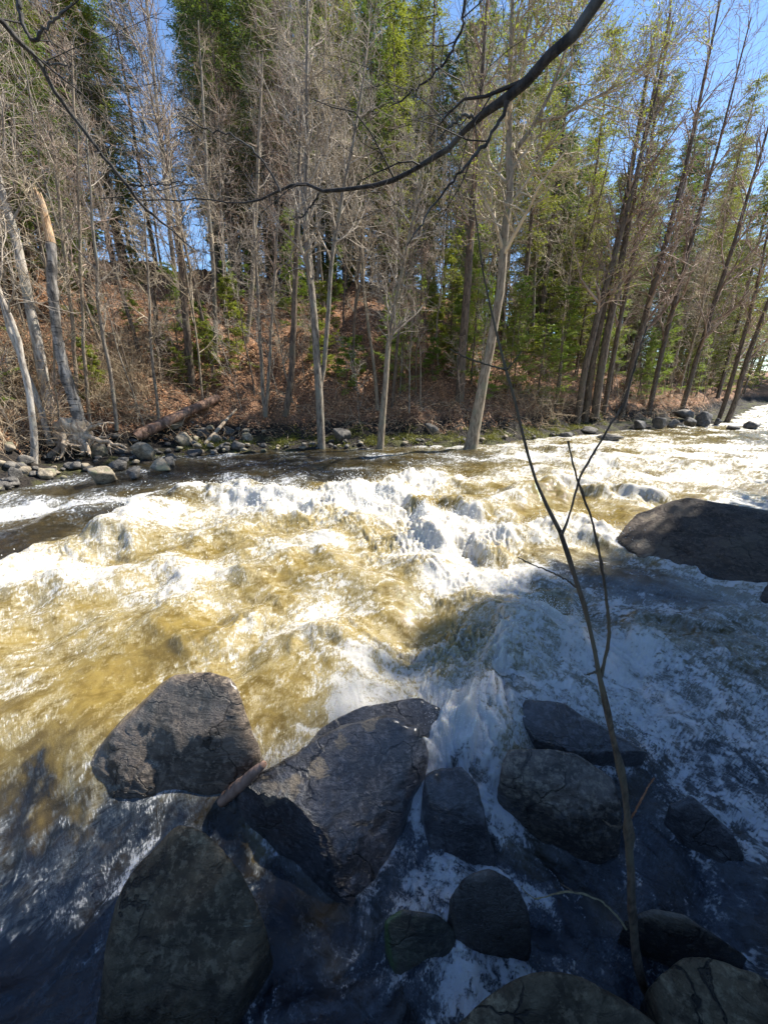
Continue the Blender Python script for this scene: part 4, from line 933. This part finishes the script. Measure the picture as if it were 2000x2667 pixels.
for k in range(400):
    a_ = math.radians(rng.uniform(33, 50)); r_ = rng.uniform(50, 105); x, y = r_ * math.sin(a_), r_ * math.cos(a_); s = float(sdist(np.array([x]), np.array([y]), FAR)[0])
    if not 1.5 < s < 26 or any((x - q[0]) ** 2 + (y - q[1]) ** 2 < 5 for q in far_taken) or len(far_taken) > 70: continue
    far_taken.append((x, y)); z = float(ground_h(np.array([x]), np.array([y]))[0]) - .1
    if rng.random() < .55: put_conifer('c', int(rng.integers(0, 5)), (x, y, z), rng.random() * 6.28, rng.uniform(1.0, 1.5), M_BARK[1], M_TWIG[1], M_CEDAR if rng.random() < .5 else M_FIR, 'distant evergreen behind the bend where the river disappears', 'distant evergreens at the river bend')
    else: put_bare('b', int(rng.integers(0, 8)), (x, y, z), rng.random() * 6.28, rng.uniform(.7, 1.0), M_BARK[0], M_TWIG[0], 'distant leafless tree behind the bend where the river disappears', 'distant leafless trees at the river bend')
# near-bank evergreens upriver to the right: their shade covers the front rocks
for k, (x, y, i, s) in enumerate([(14.6,6.9,1,1.05),(15.2,9.1,2,1.22),(17.4,10.1,2,1.15),(13.9,8.0,2,1.2),(12.7,8.2,4,1.35),(16.8,8.6,2,1.1),(18.5,8.3,1,1.1),(13.0,5.6,0,1.2),(15.4,4.9,1,1.1),(13.6,3.4,3,1.0),(11.4,3.6,2,1.25),(20.5,7.2,1,1.1),(10.6,1.8,0,1.15),(12.6,1.2,1,1.0),(9.2,.2,2,1.3),(15.5,1.5,0,1.2),(7.6,-1.2,2,1.1),(11,-1.5,1,1),(18,2.4,1,1.1),(21,4,0,1.2),(23,8.4,1,1.15)]):
    z = float(ground_h(np.array([x]), np.array([y]))[0]) - .1
    put_conifer('c', i, (x, y, z), k * 1.7, s * 1.12, M_BARK[1], M_TWIG[1], M_FIR, 'dense dark evergreen on the near bank upriver, shading the front rocks', 'shading evergreens on the near bank')

# brush, leaf litter, moss: nobody could count them
rng = np.random.default_rng(31)
def scatter_px(n, boxes):
    """ground points inside regions seen from the river, by area weight"""
    w = np.array([b_[4] for b_ in boxes], float); pick = rng.choice(len(boxes), n, p=w / w.sum()); B_ = np.array(boxes, float)[pick]
    return B_[:, 0] + (B_[:, 2] - B_[:, 0]) * rng.random(n), B_[:, 1] + (B_[:, 3] - B_[:, 1]) * rng.random(n)
def bank_pts(n, smin, smax, azlo=-50, azhi=50, bias=1.0):
    out = np.zeros((0, 4))
    while len(out) < n:
        a_ = np.radians(rng.uniform(azlo, azhi, n)); r_ = 9 + 36 * rng.random(n) ** bias; x, y = r_ * np.sin(a_), r_ * np.cos(a_); s = sdist(x, y, FAR)
        k = (s > smin) & (s < smax); out = np.vstack([out, np.stack([x[k], y[k], ground_h(x[k], y[k]), s[k]], 1)])
    return out[:n]
def brush(n, pts, L0, L1, r0, up0, grav, k=7):
    N = len(pts); P = np.empty((N, k, 3)); P[:, 0] = pts[:, :3]; d = nrm(np.stack([rng.normal(0, .7, N), rng.normal(0, .7, N) - .15, rng.random(N) * up0 + .15], 1)); L = rng.uniform(L0, L1, N)
    for j in range(1, k):
        d = nrm(d + rng.normal(0, .16, (N, 3)) + np.array([0, 0, -grav])); P[:, j] = P[:, j - 1] + d * (L / (k - 1))[:, None]
    R = (r0 * (.6 + .8 * rng.random(N)))[:, None] * np.linspace(1, .45, k)[None]
    return P, R
p1 = bank_pts(450, 2.2, 9, -50, 48, 1.2); P1, R1_ = brush(0, p1, .6, 2.2, .009, 1.6, .10)
p2 = bank_pts(1300, 1.4, 3.4, -50, 45, 1.0); p2[:, 2] += .15; P2_, R2_ = brush(0, p2, .5, 1.5, .008, .8, .28)
uu, vv = scatter_px(1500, [(250, 900, 400, 1110, 3), (0, 900, 150, 1180, 2), (1330, 950, 1500, 1120, 1.2), (1600, 950, 1800, 1090, 1)]); p3 = np.array([hit(a_, b_) for a_, b_ in zip(uu, vv)]); P3, R3_ = brush(0, p3, .8, 2.4, .010, 2.2, .12)
Sb, rSb = spawn(np.concatenate([P1, P3]), np.concatenate([R1_, R3_]), 3, .3, .95, .2, .7, 25, 60, 4, .25, -.03, .7, rng, .4, rmin=.004)
V, F = tubes([(P1, R1_, 3), (P2_, R2_, 3), (P3, R3_, 3), (Sb, rSb, 3)])
tag(mesh('undergrowth', V, F, M_BRUSH), 'tangled pale leafless brush covering the foot of the far slope', 'undergrowth', kind='stuff')
N = 130000; q = bank_pts(N, 1.7, 26, -52, 50, 1.25); nrmv = nrm(np.stack([rng.normal(0, .35, N), rng.normal(-.45, .35, N), np.ones(N)], 1)); t1 = nrm(np.cross(nrmv, rng.standard_normal((N, 3)))); t2 = np.cross(nrmv, t1)
c_ = q[:, :3] + np.array([0, 0, .02]); sz = rng.uniform(.02, .048, N)[:, None] * (1 + q[:, 1:2] / 60)
V = np.stack([c_ - t1 * sz, c_ - t2 * sz * .7 + nrmv * sz * .35, c_ + t1 * sz, c_ + t2 * sz * .7 + nrmv * sz * .35], 1).reshape(-1, 3)
tag(mesh('leaf_litter', V, np.arange(N * 4).reshape(-1, 4), M_LITTER, attrs={'clump': np.repeat(rng.random(N), 4)}, smooth_=False), 'russet carpet of fallen leaves on the far slope', 'fallen leaves', kind='stuff')
p4 = bank_pts(22000, .1, 1.7, -28, 30, 1.0); msk = samp(T_FB2, p4[:, 0], p4[:, 1], 4.0) > .1; p4 = p4[msk]; n4 = len(p4)
P4 = np.stack([p4[:, :3], p4[:, :3] + rng.normal(0, .05, (n4, 3)) + np.array([0, 0, .05])], 1); LV, LF, cl = leaves(P4, 2, rng, .07, .02, 1.0, .2, .03)
tag(mesh('moss', LV, LF, M_MOSS, attrs={'clump': cl}, smooth_=False), 'yellow-green moss and flattened grass along the water margin', 'moss', kind='stuff')

# ------------------------------------------------------------------ near saplings and overhanging limbs
def limb(pl, Y, k=24, rng=None, yj=.02, rs=1.0):
    a = np.array(pl, float); Ya = np.interp(np.linspace(0, 1, len(a)), np.linspace(0, 1, len(np.atleast_1d(Y))), np.atleast_1d(Y)); P = np.array([PY(np.array(u), np.array(v), y) for (u, v, _), y in zip(pl, Ya)])
    R = a[:, 2] / 2 / FPX * pix(P)[2] * rs; return resample(P, R, k)
rng = np.random.default_rng(51)
base = PY(np.array(1672.), np.array(2560.), 1.05); sap = tag(empty('sapling', base), 'thin bare sapling with forked stem rising from the near rocks across the whole river', 'sapling')
def part(name, pls, mat, parent, org, sides=8, bumps=.07):
    G = []
    for pl, Y in pls:
        P, R = limb(pl, Y, 40, rs=1.0); R = R * (1 + bumps * rng.standard_normal(40)); kn = rng.choice(38, 5) + 1; R[kn] *= 1.4; P[1:-1] += rng.normal(0, .0008, (38, 3)); G.append((P[None], R[None], sides))
    V, F = tubes(G); return mesh(name, V - org, F, mat, parent)
part('stem', [([(1680,2580,24),(1660,2520,23),(1647,2400,21),(1641,2250,19),(1635,2140,18),(1622,2030,16),(1600,1940,15),(1580,1850,14),(1563,1775,15),(1557,1740,12),(1540,1650,11),(1518,1570,12),(1495,1500,11),(1478,1440,10),(1458,1385,11),(1440,1350,9),(1400,1270,8),(1370,1170,8),(1340,1040,7),(1318,962,9),(1290,860,6),(1270,770,5),(1255,690,4),(1243,600,3),(1232,520,2)], [1.05, 1.1, 1.2, 1.3])], M_SAPB, sap, base)
part('branch', [([(1561,1768,11),(1575,1720,8),(1585,1660,8),(1583,1600,8),(1575,1530,7),(1560,1440,7),(1540,1350,6),(1515,1285,6),(1495,1225,5),(1482,1165,5),(1479,1150,6)], [1.12, 1.05])], M_SAPB, sap, base)
part('branch', [([(1462,1392,8),(1480,1350,6),(1497,1290,6),(1510,1240,6),(1545,1180,6),(1590,1105,5),(1625,1050,5),(1650,960,4),(1668,900,4),(1684,850,4)], [1.15, 1.25])], M_SAPB, sap, base)
part('branch', [([(1497,1528,6),(1478,1512,4),(1440,1492,4),(1390,1472,3),(1348,1452,3)], [1.12, 1.0])], M_SAPB, sap, base)
part('branch', [([(1318,964,5),(1270,950,4),(1220,935,4),(1170,909,3)], [1.2, 1.1])], M_SAPB, sap, base)
part('branch', [([(1320,962,4),(1338,942,3),(1358,914,2)], [1.2, 1.2])], M_SAPB, sap, base)
part('branch', [([(1637,2143,5),(1612,2155,4),(1588,2150,4),(1568,2135,2)], [1.1, 1.05])], M_SAPB, sap, base)
part('branch', [([(1641,2135,4),(1668,2085,4),(1690,2045,3),(1703,2026,3)], [1.1, 1.15])], mat_bark('bark_bud', (.12, .05, .02), (.26, .13, .07)), sap, base)
part('branch', [([(1562,1745,5),(1545,1752,4),(1528,1757,4)], [1.12, 1.05])], M_SAPB, sap, base)
b2 = PY(np.array(1625.), np.array(2405.), 1.0); st2 = tag(empty('arched_stem', b2), 'thin pale leafless stem arching left over the dark water from the foot of the sapling', 'twig')
part('stem', [([(1630,2420,5),(1610,2390,5),(1570,2350,4),(1520,2328,4),(1470,2322,4),(1430,2332,3),(1395,2342,3),(1370,2325,2),(1355,2308,2)], [1.0, 1.05])], mat_bark('bark_pale', (.12, .10, .05), (.24, .21, .12), scale=50), st2, b2)
part('twig', [([(1500,2325,3),(1475,2312,2),(1458,2300,2)], [1.0, 1.0])], M_SAPB, st2, b2)

def near_tree(label, foot, h, r, limbs, seed, twn=7, crown_n=8):
    rng = np.random.default_rng(seed); z = float(ground_h(np.array([foot[0]]), np.array([foot[1]]))[0]) - .1; org = np.array([foot[0], foot[1], z]); t = tag(empty('overhanging_tree', org), label, 'tree')
    k = 14; P = np.zeros((1, k, 3)); P[0] = org; P[0, :, 2] += np.linspace(0, h, k); P[0, 1:, :2] += np.cumsum(rng.normal(0, .03, (k - 1, 2)), 0); R = r * np.linspace(1, .35, k)[None]
    V, F = tubes([(P, R, 10)]); mesh('trunk', V - org, F, M_DARKB, t)
    for pl, Y, att in limbs:
        Q, S = limb(pl, Y, 30, rs=1.0)
        if att is not None:
            j = np.interp(att, [0, 1], [0, k - 1]); A_ = np.array([np.interp(j, np.arange(k), P[0, :, i]) for i in range(3)]); n_ = 10; tt = np.linspace(0, 1, n_)[:-1, None]
            dv = Q[0] - Q[1]; c1 = Q[0] + nrm(dv) * .8; br = (1 - tt) ** 2 * A_ + 2 * tt * (1 - tt) * c1 + tt ** 2 * Q[0]; Q = np.vstack([br, Q]); S = np.concatenate([np.linspace(min(S[0] * 1.5, r * .9), S[0], n_)[:-1], S])
        Q[1:-1] += rng.normal(0, .004, (len(Q) - 2, 3)); S = S * (1 + .06 * rng.standard_normal(len(S)))
        V, F = tubes([(Q[None], S[None], 9)]); lo = mesh('limb', V - org, F, M_DARKB, t)
        if twn:
            q0 = Q[-30:][None]; s0 = S[-30:][None]; B, rB = spawn(q0, s0, twn, .12, .99, .25, .85, 35, 80, 6, .22, .02, .45, rng, .3); C_, rC = spawn(B, rB, 4, .2, .98, .1, .35, 25, 65, 4, .25, .03, .6, rng, .5, rmin=.0016)
            V, F = tubes([(B, rB, 5), (C_, rC, 3)]); mesh('crown', V - org, F, M_DTWIG, t)
    return t
near_tree('dark tree whose long mossy black limb hangs diagonally across the top of the view', (3.0, -.4), 9, .14, [
    ([(1620,-90,36),(1560,-5,32),(1500,80,30),(1420,160,27),(1385,200,26),(1318,262,24),(1290,288,20),(1232,306,17),(1195,360,15),(1150,400,13),(1085,443,12),(1010,476,11),(920,494,10),(850,503,9),(800,482,8),(765,480,7),(728,500,6),(640,530,4),(560,524,3.5),(480,520,3),(380,519,2.5),(260,517,2)], [2.2, 2.5, 2.8, 3.0], .8),
    ([(1320,262,12),(1310,305,10),(1275,360,9),(1235,405,8),(1180,470,6),(1120,545,5),(1060,640,3)], [2.35, 2.4], None),
    ([(1232,306,8),(1205,300,7),(1170,330,6),(1130,375,4)], [2.45, 2.5], None),
    ([(1210,-20,7),(1205,60,7),(1175,140,6),(1120,205,5),(1060,250,4),(1010,280,2)], [2.6, 2.7], .7),
    ([(730,500,6),(722,478,6),(690,425,5),(655,385,5),(600,350,4),(530,335,4),(470,300,3)], [2.8, 2.9], None),
    ([(830,505,5),(810,540,4),(785,565,3),(755,572,2)], [2.75, 2.75], None)], 61)
near_tree('dark tree whose slender bare limb sweeps down from the top left corner', (-4.6, -.6), 9, .13, [
    ([(-60,0,15),(0,55,13),(60,115,12),(100,160,11),(150,245,10),(200,315,10),(260,395,9),(325,475,9),(370,535,7),(430,585,5),(500,645,3)], [2.3, 2.6, 2.8], .8),
    ([(325,478,5),(370,485,4),(430,480,3),(490,470,2)], [2.7, 2.7], None), ([(90,155,6),(130,168,5),(190,168,3)], [2.5, 2.5], None),
    ([(40,-20,12),(60,60,10),(85,110,9),(130,60,6),(190,10,5)], [2.8, 2.8], .9)], 62, twn=4)
